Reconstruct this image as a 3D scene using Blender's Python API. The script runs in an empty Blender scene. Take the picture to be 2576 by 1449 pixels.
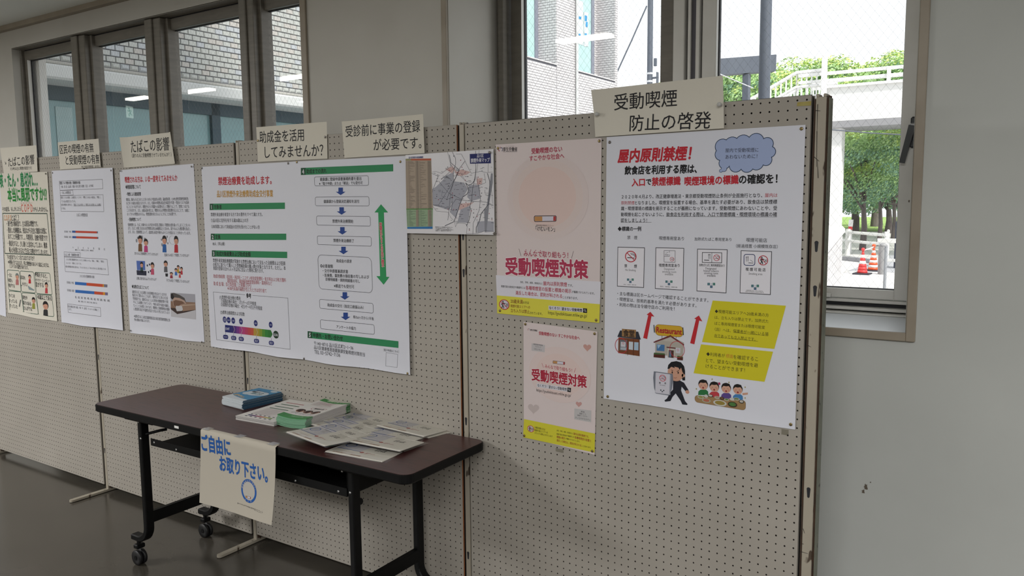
import bpy, bmesh, math, random
from mathutils import Vector, Matrix
random.seed(7)
COL = bpy.context.collection
# ------------------------------------------------------------------ camera
CC = Vector((1.8247, -2.2140, 1.5674))
MR = ((0.80499, 0.59322, -0.00935), (-0.05676, 0.09269, 0.99408), (-0.59057, 0.79969, -0.10829))
FPX = 2001.5
cd = bpy.data.cameras.new('camera'); cam = bpy.data.objects.new('camera', cd); COL.objects.link(cam)
cd.sensor_width = 36.0; cd.lens = FPX / 2576 * 36; cd.clip_start = 0.05; cd.clip_end = 400
cam.matrix_world = Matrix(((MR[0][0], MR[1][0], -MR[2][0], CC.x), (MR[0][1], MR[1][1], -MR[2][1], CC.y),
                           (MR[0][2], MR[1][2], -MR[2][2], CC.z), (0, 0, 0, 1)))
SC = bpy.context.scene
SC.camera = cam
# ------------------------------------------------------------------ world, sun, exposure
w = bpy.data.worlds.new('sky'); SC.world = w; w.use_nodes = True
bg = w.node_tree.nodes['Background']; bg.inputs[0].default_value = (0.93, 0.97, 1.0, 1); bg.inputs[1].default_value = 1.4
sd = bpy.data.lights.new('sun', 'SUN'); sd.energy = 4.4; sd.angle = math.radians(6); sd.color = (1, .97, .9)
so = bpy.data.objects.new('sun', sd); COL.objects.link(so); so.location = (12, 30, 30)
so.rotation_euler = Vector((-0.85, 0.45, -1.0)).to_track_quat('-Z', 'Y').to_euler()
LIGHTS = [((2.5, -3.4, 2.66), 2.6, 1.2, 150), ((-3.95, -3.7, 2.66), 1.9, 1.1, 250), ((4.7, -1.3, 2.66), 1.2, 2.2, 60)]  # added area lights that brighten the room, set clear of the pane reflections
for i, (loc, sx, sy, e) in enumerate(LIGHTS):
    ld = bpy.data.lights.new('added_fill_light', 'AREA'); ld.shape = 'RECTANGLE'; ld.size = sx; ld.size_y = sy; ld.energy = e; ld.color = (1, .995, .985)
    lo = bpy.data.objects.new('added_fill_light', ld); COL.objects.link(lo); lo.location = loc
vs = SC.view_settings; vs.view_transform = 'Standard'; vs.look = 'None'; vs.exposure = 0.0; vs.gamma = 1.0; vs.use_curve_mapping = False

# ------------------------------------------------------------------ pixel rays and planes
def ray(u, v):
    a, b = (u - 1288) / FPX, (724.5 - v) / FPX
    return Vector([MR[0][i] * a + MR[1][i] * b + MR[2][i] for i in range(3)])
def onz(u, v, z):
    d = ray(u, v); return CC + d * ((z - CC.z) / d.z)
class Frame:
    """vertical plane through (ox, oy) with horizontal direction ang; local x = s, local y = depth into the wall, z = up"""
    def __init__(s, ox, oy, ang, z0=0):
        s.o = Vector((ox, oy, 0)); s.a = ang; s.ex = Vector((math.cos(ang), math.sin(ang), 0)); s.n = Vector((-math.sin(ang), math.cos(ang), 0)); s.z0 = z0
        s.m = Matrix.Translation(s.o) @ Matrix.Rotation(ang, 4, 'Z')
    def inv(s, u, v, dep=0.0):
        d = ray(u, v); p = CC + d * ((s.n.dot(s.o - CC) + dep) / s.n.dot(d)); q = p - s.o
        return s.ex.dot(q), p.z
    def w(s, x, y, z): return s.o + s.ex * x + s.n * y + Vector((0, 0, z))

# ------------------------------------------------------------------ materials
MATS = {}
def srgb(h):
    c = [int(h[i:i + 2], 16) / 255 for i in (0, 2, 4)]
    return tuple(x / 12.92 if x <= .04045 else ((x + .055) / 1.055) ** 2.4 for x in c) + (1,)
def mat(name, hexc, rough=.6, metal=0, spec=.5, emit=0):
    if name in MATS: return MATS[name]
    m = bpy.data.materials.new(name); m.use_nodes = True; b = m.node_tree.nodes['Principled BSDF']
    b.inputs['Base Color'].default_value = srgb(hexc); b.inputs['Roughness'].default_value = rough
    b.inputs['Metallic'].default_value = metal; b.inputs['Specular IOR Level'].default_value = spec
    if emit: b.inputs['Emission Color'].default_value = srgb(hexc); b.inputs['Emission Strength'].default_value = emit
    m.diffuse_color = srgb(hexc); MATS[name] = m; return m
def nd(m, t, **k):
    n = m.node_tree.nodes.new(t)
    for a, b in k.items():
        if a in n.inputs: n.inputs[a].default_value = b
        else: setattr(n, a, b)
    return n
def noisy(name, c1, c2, scale, rough=.6, detail=4, lo=.35, hi=.65, stretch=None, bump=0, spec=.5, c3=None, s3=90, t3=.7, rvar=0):
    """two colours mixed by noise; optional third colour as specks; optional bump"""
    m = mat(name, c1, rough, 0, spec); L = m.node_tree.links; b = m.node_tree.nodes['Principled BSDF']
    tc = nd(m, 'ShaderNodeTexCoord'); mp = nd(m, 'ShaderNodeMapping'); L.new(tc.outputs['Object'], mp.inputs['Vector'])
    if stretch: mp.inputs['Scale'].default_value = stretch
    n = nd(m, 'ShaderNodeTexNoise', Scale=scale, Detail=detail); L.new(mp.outputs[0], n.inputs['Vector'])
    r = nd(m, 'ShaderNodeValToRGB'); r.color_ramp.elements[0].position = lo; r.color_ramp.elements[1].position = hi
    r.color_ramp.elements[0].color = srgb(c1); r.color_ramp.elements[1].color = srgb(c2)
    L.new(n.outputs['Fac'], r.inputs[0]); out = r.outputs[0]
    if c3:
        n3 = nd(m, 'ShaderNodeTexNoise', Scale=s3, Detail=2); L.new(mp.outputs[0], n3.inputs['Vector'])
        r3 = nd(m, 'ShaderNodeValToRGB'); r3.color_ramp.elements[0].position = t3; r3.color_ramp.elements[1].position = t3 + .04
        mx = nd(m, 'ShaderNodeMix', data_type='RGBA'); L.new(n3.outputs['Fac'], r3.inputs[0]); L.new(r3.outputs[0], mx.inputs[0]); L.new(out, mx.inputs[6]); mx.inputs[7].default_value = srgb(c3); out = mx.outputs[2]
    L.new(out, b.inputs['Base Color'])
    if bump:
        bp = nd(m, 'ShaderNodeBump', Strength=bump, Distance=.01); L.new(n.outputs['Fac'], bp.inputs['Height']); L.new(bp.outputs[0], b.inputs['Normal'])
    if rvar:
        rr = nd(m, 'ShaderNodeMapRange'); rr.inputs['To Min'].default_value = rough - rvar; rr.inputs['To Max'].default_value = rough + rvar
        L.new(n.outputs['Fac'], rr.inputs[0]); L.new(rr.outputs[0], b.inputs['Roughness'])
    return m
def glassy(name, tint=(1, 1, 1, 1), refl=1.9, rough=0.0):
    m = bpy.data.materials.new(name); m.use_nodes = True; t = m.node_tree; t.nodes.clear()
    o = t.nodes.new('ShaderNodeOutputMaterial'); mx = t.nodes.new('ShaderNodeMixShader'); tr = t.nodes.new('ShaderNodeBsdfTransparent'); gl = t.nodes.new('ShaderNodeBsdfGlossy')
    tr.inputs[0].default_value = tint; gl.inputs['Roughness'].default_value = rough
    fr = t.nodes.new('ShaderNodeFresnel'); ge = t.nodes.new('ShaderNodeNewGeometry'); mr = t.nodes.new('ShaderNodeMapRange'); mr.inputs['To Min'].default_value = 1.5; mr.inputs['To Max'].default_value = 1 / 1.5; t.links.new(ge.outputs['Backfacing'], mr.inputs[0]); t.links.new(mr.outputs[0], fr.inputs[0]); mu = t.nodes.new('ShaderNodeMath'); mu.operation = 'MULTIPLY'; mu.inputs[1].default_value = refl; mu.use_clamp = True
    t.links.new(fr.outputs[0], mu.inputs[0]); t.links.new(mu.outputs[0], mx.inputs[0]); t.links.new(tr.outputs[0], mx.inputs[1]); t.links.new(gl.outputs[0], mx.inputs[2]); t.links.new(mx.outputs[0], o.inputs[0])
    m.diffuse_color = (.8, .9, .9, .3); MATS[name] = m; return m

# ------------------------------------------------------------------ mesh building
class MB:
    def __init__(s): s.v = []; s.f = []; s.i = []; s.m = []; s.smooth = []
    def mi(s, m):
        if m not in s.m: s.m.append(m)
        return s.m.index(m)
    def add(s, verts, faces, m, smooth=False):
        b = len(s.v); s.v += [tuple(p) for p in verts]; k = s.mi(m)
        for f in faces: s.f.append([b + i for i in f]); s.i.append(k); s.smooth.append(smooth)
    def box(s, x0, x1, y0, y1, z0, z1, m, back=True):
        v = [(x0, y0, z0), (x1, y0, z0), (x1, y1, z0), (x0, y1, z0), (x0, y0, z1), (x1, y0, z1), (x1, y1, z1), (x0, y1, z1)]
        f = [(0, 1, 5, 4), (1, 2, 6, 5), (3, 0, 4, 7), (4, 5, 6, 7), (0, 3, 2, 1)]
        if back: f.append((2, 3, 7, 6))
        s.add(v, f, m)
    def bbox(s, x0, x1, y0, y1, z0, z1, m, b=.004):
        """box with chamfered edges"""
        bm = bmesh.new(); bmesh.ops.create_cube(bm, size=1)
        for q in bm.verts: q.co = Vector(((x0 + x1) / 2 + q.co.x * (x1 - x0), (y0 + y1) / 2 + q.co.y * (y1 - y0), (z0 + z1) / 2 + q.co.z * (z1 - z0)))
        b = min(b, .45 * min(abs(x1 - x0), abs(y1 - y0), abs(z1 - z0)))
        bmesh.ops.bevel(bm, geom=bm.edges[:], offset=b, segments=1, affect='EDGES')
        s.add([q.co[:] for q in bm.verts], [[q.index for q in f.verts] for f in bm.faces], m); bm.free()
    def prism(s, pts, h, m, axis=Vector((0, 0, 1)), smooth=False):
        """closed polygon of 3-D points pushed by vector axis*h"""
        n = len(pts); p = [Vector(q) for q in pts]; t = [q + axis * h for q in p]
        s.add(p + t, [list(range(n))[::-1], list(range(n, 2 * n))] + [(i, (i + 1) % n, n + (i + 1) % n, n + i) for i in range(n)], m, smooth)
    def tube(s, pts, r, m, n=8, rz=None, cap=True, up=Vector((0, 0, 1)), smooth=True):
        """swept tube; r may be a list; rz gives the other half-width (flat oval)"""
        pts = [Vector(p) for p in pts]; N = len(pts); rings = []
        if abs((pts[-1] - pts[0]).normalized().dot(up)) > .8: up = Vector((0, 1, 0)) if abs(up.z) > .5 else Vector((0, 0, 1))
        for i, p in enumerate(pts):
            d = (pts[min(i + 1, N - 1)] - pts[max(i - 1, 0)]).normalized()
            a = up.cross(d)
            if a.length < 1e-3: a = Vector((0, 1, 0)).cross(d)
            if a.length < 1e-3: a = Vector((1, 0, 0))
            a.normalize(); c = d.cross(a); ra = r[i] if isinstance(r, (list, tuple)) else r; rb = rz if rz else ra
            rings.append([p + a * (math.cos(2 * math.pi * (k + .5) / n) * ra) + c * (math.sin(2 * math.pi * (k + .5) / n) * rb) for k in range(n)])
        v = [q for R in rings for q in R]; f = []
        for i in range(N - 1):
            for k in range(n): f.append((i * n + k, i * n + (k + 1) % n, (i + 1) * n + (k + 1) % n, (i + 1) * n + k))
        s.add(v, f, m, smooth)
        if cap: s.add(rings[0], [list(range(n))[::-1]], m); s.add(rings[-1], [list(range(n))], m)
    def lathe(s, prof, m, c=(0, 0, 0), n=16, axis='Z', smooth=True):
        v = []; f = []
        for (r, h) in prof:
            for k in range(n):
                a = 2 * math.pi * k / n; x, y = r * math.cos(a), r * math.sin(a)
                p = (x, y, h) if axis == 'Z' else ((x, h, y) if axis == 'Y' else (h, x, y))
                v.append((c[0] + p[0], c[1] + p[1], c[2] + p[2]))
        for i in range(len(prof) - 1):
            for k in range(n): f.append((i * n + k, i * n + (k + 1) % n, (i + 1) * n + (k + 1) % n, (i + 1) * n + k))
        f.append(list(range(n))[::-1]); f.append(list(range((len(prof) - 1) * n, len(prof) * n)))
        s.add(v, f, m, smooth)
    def build(s, name, parent=None, mw=None, mesh=None):
        if mesh is None:
            mesh = bpy.data.meshes.new(name); mesh.from_pydata(s.v, [], s.f); mesh.polygons.foreach_set('material_index', s.i)
            mesh.polygons.foreach_set('use_smooth', s.smooth)
            for m in s.m: mesh.materials.append(m)
            mesh.validate(); mesh.update()
        o = bpy.data.objects.new(name, mesh); COL.objects.link(o)
        if parent: o.parent = parent
        if mw is not None: o.matrix_local = mw
        return o
def empty(name, mw=None, parent=None):
    o = bpy.data.objects.new(name, None); COL.objects.link(o); o.empty_display_size = .1
    if parent: o.parent = parent
    if mw is not None: o.matrix_local = mw
    return o
def tag(o, label=None, cat=None, group=None, kind=None):
    for k, v in (('label', label), ('category', cat), ('group', group), ('kind', kind)):
        if v: o[k] = v
    return o
def copy_tree(o, parent=None):
    c = o.copy(); COL.objects.link(c); c.parent = parent
    if parent: c.matrix_basis = o.matrix_basis.copy()
    for ch in o.children: copy_tree(ch, c)
    return c
def struct(o): o['kind'] = 'structure'; return o

_u = [0]
def uq(n): _u[0] += 1; return f'{n}#{_u[0]}'
# ------------------------------------------------------------------ common materials
M_wall = noisy('wall_paint', 'b9b6af', 'c2c0ba', 2.2, .75, lo=.3, hi=.7, c3='a09c96', s3=26, t3=.79)
M_wallg = noisy('wall_paint_grey', 'b5b7b3', 'bec0bc', 1.8, .7, lo=.3, hi=.7, c3='9b9a95', s3=20, t3=.78)
M_ceil = noisy('ceiling_paint', 'dfe1db', 'e6e8e2', 1.5, .85)
M_trim = noisy('trim_beige_paint', '8d8272', '988e7f', 6, .45)
M_alu = noisy('aluminium_frame', '6c675f', '767168', 9, .42, stretch=(1, 1, 6), spec=.6)
M_alu2 = noisy('aluminium_sash', 'd5d3cd', 'dddbd6', 7, .4, spec=.6)
M_dark = mat('dark_gasket_gap', '1b1c22', .6)
M_floor = noisy('vinyl_floor', '403d37', '4d4841', 2.2, .2, detail=10, lo=.25, hi=.75, rvar=.06)
M_sill = mat('sill_board', 'd6dadd', .35)
M_glass = glassy('window_glass')
M_wire = mat('glass_wire', '6f7478', .4, .6)
M_white = mat('white_paint', 'e3e3e0', .5)
M_black = noisy('black_metal', '060607', '09090a', 30, .5, spec=.22)
# ================================================================== THE ROOM
WF = Frame(0, .33, .052)            # inner face of the window wall
W1 = (-3.92, WF.inv(758, 12, 0)[0]); W2 = (-.353, 1.373)
ZC = 2.722; HEAD = 2.582; SILL1 = 1.15; SILL2 = 1.162
D1 = .07; D2 = .385                 # depth of the window frames behind the wall face
def wallseg(name, boxes, m):
    b = MB()
    for x in boxes: b.box(*x, m)
    return struct(b.build(name, mw=WF.m))
wallseg('wall_window', [(-9, W1[0], 0, .18, 0, ZC), (W1[0], W1[1], 0, .18, 0, SILL1), (W1[0], W1[1], 0, .18, HEAD, ZC),
                        (W1[1], W2[0], 0, .18, 0, ZC), (W2[0], W2[1], 0, .5, HEAD, ZC),
                        (W2[0] - .012, W2[0], .18, .5, 0, ZC)], M_wall)
wallseg('wall_right_of_window', [(W2[1], 7, 0, .5, 0, ZC), (W2[0], W2[1], 0, .5, 0, SILL2 - .02)], M_wallg)
b = MB(); b.box(-9, 7, .02, .2, ZC + .3, 9.5, M_wall); b.box(-9, 7, .18, .6, ZC, ZC + .35, M_wall); struct(b.build('added_shading_wall', mw=WF.m))  # unseen wall mass above, added so that it shades the near wing
b = MB(); b.box(-9, 7.5, -6.2, .9, -.12, 0, M_floor); struct(b.build('floor', mw=WF.m))
b = MB(); b.box(-9, 7.5, -6.2, .18, ZC, ZC + .1, M_ceil); struct(b.build('ceiling', mw=WF.m))
b = MB(); b.box(-9, 7.5, -6.3, -6.2, 0, ZC, M_wall); struct(b.build('wall_back', mw=WF.m))
b = MB(); b.box(-9.1, -9, -6.3, .18, 0, ZC, M_wall); struct(b.build('wall_left', mw=WF.m))
b = MB(); b.box(7, 7.1, -6.3, .18, 0, ZC, M_wall); struct(b.build('wall_right', mw=WF.m))
b = MB(); b.box(-9, 7, -.035, 0, ZC - .03, ZC, M_trim); struct(b.build('trim_1', mw=WF.m))
# scuffs on the wall right of the window
b = MB(); M_sc = mat('scuff_mark', '5d5348', .8)
def blot(cx, cz, r, n=14, sx=.5):
    pts = []
    for k in range(n):
        a = 2 * math.pi * k / n; q = r * random.uniform(.45, 1.1)
        pts.append((cx + math.cos(a) * q * sx, -.0008, cz + math.sin(a) * q))
    b.prism(pts, -.0004, M_sc, Vector((0, 1, 0)))
for (u, v, r, sx) in ((2178, 1225, .011, .5), (2172, 1237, .006, .7), (2190, 1213, .002, 1), (2250, 505, .004, .8), (2287, 506, .003, .8)):
    s_, z_ = WF.inv(u, v); blot(s_, z_, r * 1.3, sx=sx)
struct(b.build('trim_scuffs', mw=WF.m))

# ---- window 1: four narrow sashes behind mullions
def wires(b, x0, x1, z0, z1, y, r=.00028, pit=.030, slope=1.3):
    """crossed diagonal wires clipped to a rectangle"""
    W_, H_ = x1 - x0, z1 - z0
    for sg in (1, -1):
        c = -H_ / slope
        while c < W_ + H_ / slope + pit:
            # line x = c + sg*z/slope (z from 0..H)
            za, zb = 0, H_; f = (lambda z: c + z / slope) if sg == 1 else (lambda z: c + (H_ - z) / slope)
            xa, xb = f(za), f(zb)
            # clip in x
            lo_, hi_ = (za, zb)
            def zof(x): return (x - c) * slope if sg == 1 else H_ - (x - c) * slope
            zs = sorted((zof(0), zof(W_))); lo_, hi_ = max(lo_, zs[0]), min(hi_, zs[1])
            if hi_ - lo_ > .004: b.tube([(x0 + f(lo_), y, z0 + lo_), (x0 + f(hi_), y, z0 + hi_)], r, M_wire, n=3, cap=False, up=Vector((0, 1, 0)))
            c += pit
def sash(win, x0, x1, z0, z1, y, stl, mt, wire=True, dep=.04, rails=None, gdep=.027, lit_side=True):
    """sash with stiles (left, right), rails, black gasket, glass and wire mesh"""
    s = MB(); st, sr = stl if isinstance(stl, tuple) else (stl, stl); rb, rt = rails or (st, st)
    s.bbox(x0, x0 + st, y, y + dep, z0, z1, mt, .002); s.bbox(x1 - sr, x1, y, y + dep, z0, z1, mt, .002)
    s.bbox(x0 + st, x1 - sr, y + .001, y + dep, z0, z0 + rb, mt, .002); s.bbox(x0 + st, x1 - sr, y + .001, y + dep, z1 - rt, z1, mt, .002)
    o = s.build('sash', win)
    g = MB(); a, c, e, h = x0 + st, x1 - sr, z0 + rb, z1 - rt
    g.box(a, a + .006, y + gdep - .003, y + dep, e, h, M_dark); g.box(c - .004, c, y + gdep + .001, y + dep, e, h, M_dark); g.box(a, c, y + gdep - .004, y + dep, e, e + .003, M_dark); g.box(a, c, y + gdep, y + dep, h - .004, h, M_dark)
    g.build('gasket', o)
    if lit_side: g = MB(); g.box(a, a + .0015, y + .002, y + gdep - .003, e, h, M_white); g.build('daylit_stile_side', o)  # white strip paints the daylight on the stile's side face
    g = MB(); g.add([(a, y + gdep, e), (c, y + gdep, e), (c, y + gdep, h), (a, y + gdep, h)], [(0, 1, 2, 3)], M_glass); g.build('glass_pane', o)
    if wire: g = MB(); wires(g, a, c, e, h, y + gdep + .002); g.build('wire_mesh', o)
    return o
w1 = struct(empty('window_1', WF.m))
f = MB(); s1 = lambda u, v, d: WF.inv(u, v, d)[0]
f.bbox(W1[0] + .001, W1[0] + .012, D1 - .02, D1 + .06, SILL1, HEAD, M_alu, .003)
f.bbox(W1[1] - .008, W1[1] - .001, .002, D1 + .06, SILL1, HEAD, M_alu, .003)
f.box(W1[0], W1[1], .002, D1, HEAD - .006, HEAD - .002, M_alu); f.box(W1[0], W1[1], D1 + .005, D1 + .05, HEAD - .012, HEAD - .003, M_dark)  # dark box paints the shaded gap between head frame and sashes
f.box(W1[0], W1[1], .0, .17, SILL1, SILL1 + .012, M_sill)
f.build('frame', w1)
f = MB(); f.bbox(W1[1] - .002, s1(771, 12, 0), -.012, .0, SILL1 - .03, HEAD + .02, M_trim, .002); f.build('casing', w1)
MUL = [(s1(180, 150, .006), s1(206, 95, .006)), (s1(365, 120, .006), s1(396, 60, .006)), (s1(603, 120, .006), s1(632, 60, .006))]
for a, c in MUL:
    m_ = MB(); m_.bbox(a, a + (c - a) * .52, .006, D1 + .03, SILL1, HEAD - .008, M_alu, .004); m_.bbox(a + (c - a) * .5, c, .018, D1 + .05, SILL1, HEAD - .008, M_alu, .004); m_.bbox(c - .01, c + .02, D1 - .02, D1 + .05, SILL1, HEAD - .008, M_alu, .003); m_.build('mullion', w1)
SL = [(57, 130, 68, 160, 82, 155), (217, 95, 223, 110, 248, 117), (413, 50, 421, 72, 443, 75), (645, 20, 655, 28, 678, 28)]
for k, (ua, va, ub, vb, uc, vc) in enumerate(SL):
    xa_ = s1(ua, va, D1); xb_ = s1(ub, vb, D1)
    if k == 0: xa_ = max(xa_, W1[0] + .012)
    xe_ = MUL[k][0] + .02 if k < 3 else W1[1] - .008
    sash(w1, xa_, xe_, SILL1 + .02, 2.572, D1, (max(.022, xb_ - xa_), .05), M_alu, rails=(.058, .058), gdep=.026)
# the white outer reveal seen through the first pane
f = MB(); f.box(W1[0] + .0, W1[0] + .09, .12, .165, SILL1, HEAD - .03, M_white); f.build('outer_reveal', w1)

# ---- window 2: deep casing, a fixed pane and an opening sash
w2 = struct(empty('window_2', WF.m))
f = MB(); T = .026
f.bbox(W2[0] - T, W2[0], -.012, .002, SILL2 - T, HEAD + T, M_trim, .002); f.bbox(W2[1], W2[1] + T, -.012, .002, SILL2 - T, HEAD + T, M_trim, .002)
f.bbox(W2[0], W2[1], -.012, .002, SILL2 - T, SILL2, M_trim, .002); f.bbox(W2[0], W2[1], -.012, .002, HEAD, HEAD + T, M_trim, .002); f.build('casing', w2)
f = MB(); f.box(W2[0], W2[1], .0, D2, SILL2 - .02, SILL2 - .001, M_sill); f.build('sill_board', w2)
f = MB(); f.box(W2[0] - .002, W2[0] + .003, .002, D2, SILL2, HEAD, M_wall); f.box(W2[1] - .003, W2[1] + .002, .002, D2, SILL2, HEAD, M_wall); f.build('reveal', w2)
def s2(u, v, d=D2): return WF.inv(u, v, d)[0]
xa = W2[0] + .003
f = MB()
f.bbox(xa, s2(1282, 100) - .003, D2 - .04, D2 + .07, SILL2, HEAD, M_alu, .003); f.bbox(xa + .02, xa + .05, D2 - .06, D2 - .03, SILL2, HEAD, M_alu, .003)
f.bbox(SR_ := s2(2307, 400) + .013, W2[1] - .003, D2 + .0, D2 + .08, SILL2, HEAD, M_alu2, .002)
z1_ = WF.inv(2275, 757, D2)[1]; z2_ = WF.inv(2283, 775, D2 - .03)[1]
f.bbox(xa, W2[1] - .003, D2 - .005, D2 + .07, z2_ + .006, z1_ - .003, M_alu2, .002); f.bbox(xa, W2[1] - .003, D2 - .03, D2 + .06, SILL2 + .012, z2_ - .008, M_alu2, .002); f.box(xa, W2[1] - .003, D2 + .01, D2 + .05, SILL2, z2_ + .01, M_dark); f.bbox(xa, W2[1] - .003, D2 - .05, D2, SILL2 - .0005, SILL2 + .006, M_alu2, .001)
f.bbox(xa, W2[1] - .003, D2 - .04, D2 + .07, HEAD - .03, HEAD - .001, M_alu, .003)
# meeting mullion with its black joints
f.bbox(s2(1697, 50), s2(1725, 50), D2 - .015, D2 + .05, z1_, HEAD - .03, M_alu2, .003)
f.box(s2(1690, 50), s2(1765, 50), D2 + .02, D2 + .06, z1_, HEAD - .03, M_dark)
f.bbox(s2(1733, 50), s2(1740, 50), D2 - .01, D2 + .03, z1_, HEAD - .03, M_alu2, .001); f.box(s2(1741, 50), s2(1752, 50), D2 + .0, D2 + .03, z1_, HEAD - .03, mat('grey_seal', '55535a', .6)); f.bbox(s2(1753, 50), s2(1762, 50), D2 - .01, D2 + .03, z1_, HEAD - .03, M_alu2, .001)
f.build('frame', w2)
st = .045
sash(w2, s2(1285, 100), s2(1695, 50), z1_, HEAD - .03, D2, (s2(1311, 50) - s2(1285, 50), s2(1695, 50) - s2(1662, 50)), M_alu, rails=(.04, .04))
SR = s2(2307, 400) + .012
o = sash(w2, s2(1767, 50), SR, z1_, HEAD - .03, D2, (s2(1802, 50) - s2(1767, 50), SR - s2(2263, 400)), M_alu2, rails=(.033, .045))
# bottom stay block and lever handle
h = MB(); sx_, sz_ = WF.inv(2066, 741, D2 - .02); h.bbox(sx_ - .04, WF.inv(2090, 741, D2 - .02)[0], D2 - .03, D2, sz_ - .007, sz_ + .006, M_alu2, .002); h.build('stay_block', o)
hx, hz = WF.inv(2299, 325, D2 - .01); hb = MB(); M_hand = mat('dark_handle', '37393a', .35, .3)
hb.bbox(hx - .011, hx + .010, D2 - .012, D2, hz - .062, hz + .042, M_hand, .005)
hb.bbox(hx - .011, hx + .009, D2 - .03, D2 - .01, hz - .002, hz + .02, mat('handle_collar', '9a9a9a', .3, .5), .004); hd = hb.build('handle_plate', o)
tx, tz = WF.inv(2268, 410, D2 - .035)
lv = MB(); ang = math.atan2(hx - tx, hz - tz); P0 = Vector((hx - .003, D2 - .034, hz + .012)); P1_ = Vector((tx, D2 - .034, tz))
dx = Vector((.0105, 0, -.002)); lv.prism([P0 - dx, P0 + dx, P1_ + dx * .8, P1_ - dx * .8], .012, M_hand, Vector((0, 1, 0))); lv.build('lever', hd)
for (u, v) in ((2306, 189), (2268, 200)):
    pass
# ---- ceiling light fixtures whose reflections show in the panes
M_tube = mat('lit_tube', 'fff8ea', .5, emit=16); M_fix = mat('fixture_white', 'd8d8d4', .5)
fx = [((-1.05, -1.135), (-.65, -1.115), 'short strip light near the window end of the ceiling'), ((-3.92, -1.885), (-3.48, -1.87), 'second strip light of the row nearer the window'),
      ((-5.25, -1.965), (-4.80, -1.96), 'third strip light along the ceiling row'), ((-6.12, -2.0), (-5.78, -1.98), 'strip light at the dark far end of the ceiling')]
for (a, c, lb) in fx:
    A_, C_ = Vector((*a, 2.66)), Vector((*c, 2.66)); e = tag(empty('ceiling_light', Matrix.Translation((A_ + C_) / 2)), lb, 'ceiling light', 'strip lights on the ceiling')
    d = (C_ - A_) / 2; n_ = Vector((-d.y, d.x, 0)).normalized() * .045
    t = MB(); t.prism([-d - n_, d - n_, d + n_, -d + n_], .02, M_tube, Vector((0, 0, -1))); t.build('light_tube', e)
    t = MB(); t.prism([-d * 1.03 - n_ * 1.5, d * 1.03 - n_ * 1.5, d * 1.03 + n_ * 1.5, -d * 1.03 + n_ * 1.5], .06, M_fix, Vector((0, 0, 1))); t.build('housing', e)
# ---- exit sign whose mirror image shows in the second pane
ex = tag(empty('exit_sign', Matrix.Translation((-6.89, -2.52, 2.62)) @ Matrix.Rotation(math.radians(68), 4, 'Z') @ Matrix.Scale(.72, 4)), 'green lit exit sign with running figure hanging from the ceiling', 'exit sign')
t = MB(); t.bbox(-.1, .1, 0, .04, -.1, .1, M_fix, .005); t.build('housing', ex)
M_eg = mat('exit_green', '1f9a5e', .5, emit=.7); M_ew = mat('exit_white', 'e8fff2', .5, emit=1.3)
t = MB(); t.box(-.09, .09, -.004, 0, -.09, .09, M_ew); t.build('lit_face', ex)
t = MB()
def cap2(p, q, r, y=-.006): t.tube([(p[0], y, p[1]), (q[0], y, q[1])], r, M_eg, n=6, rz=.002)
t.lathe([(.014, -.007), (.014, -.005)], M_eg, (.022, 0, .055), 12, 'Y')
for p, q, r in (((.018, .035), (-.008, -.01), .011), ((-.008, -.01), (.03, -.035), .009), ((.03, -.035), (.02, -.07), .008), ((-.008, -.01), (-.03, -.045), .009), ((-.03, -.045), (-.065, -.04), .008), ((.016, .03), (-.025, .03), .006), ((-.025, .03), (-.035, .005), .006), ((.016, .03), (.04, .005), .006), ((.04, .005), (.06, .02), .006)): cap2(p, q, r)
t.build('running_figure', ex)
t = MB(); t.tube([(0, .02, .1), (0, .02, .104)], .008, M_fix, 8); t.build('hanger', ex)

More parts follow.
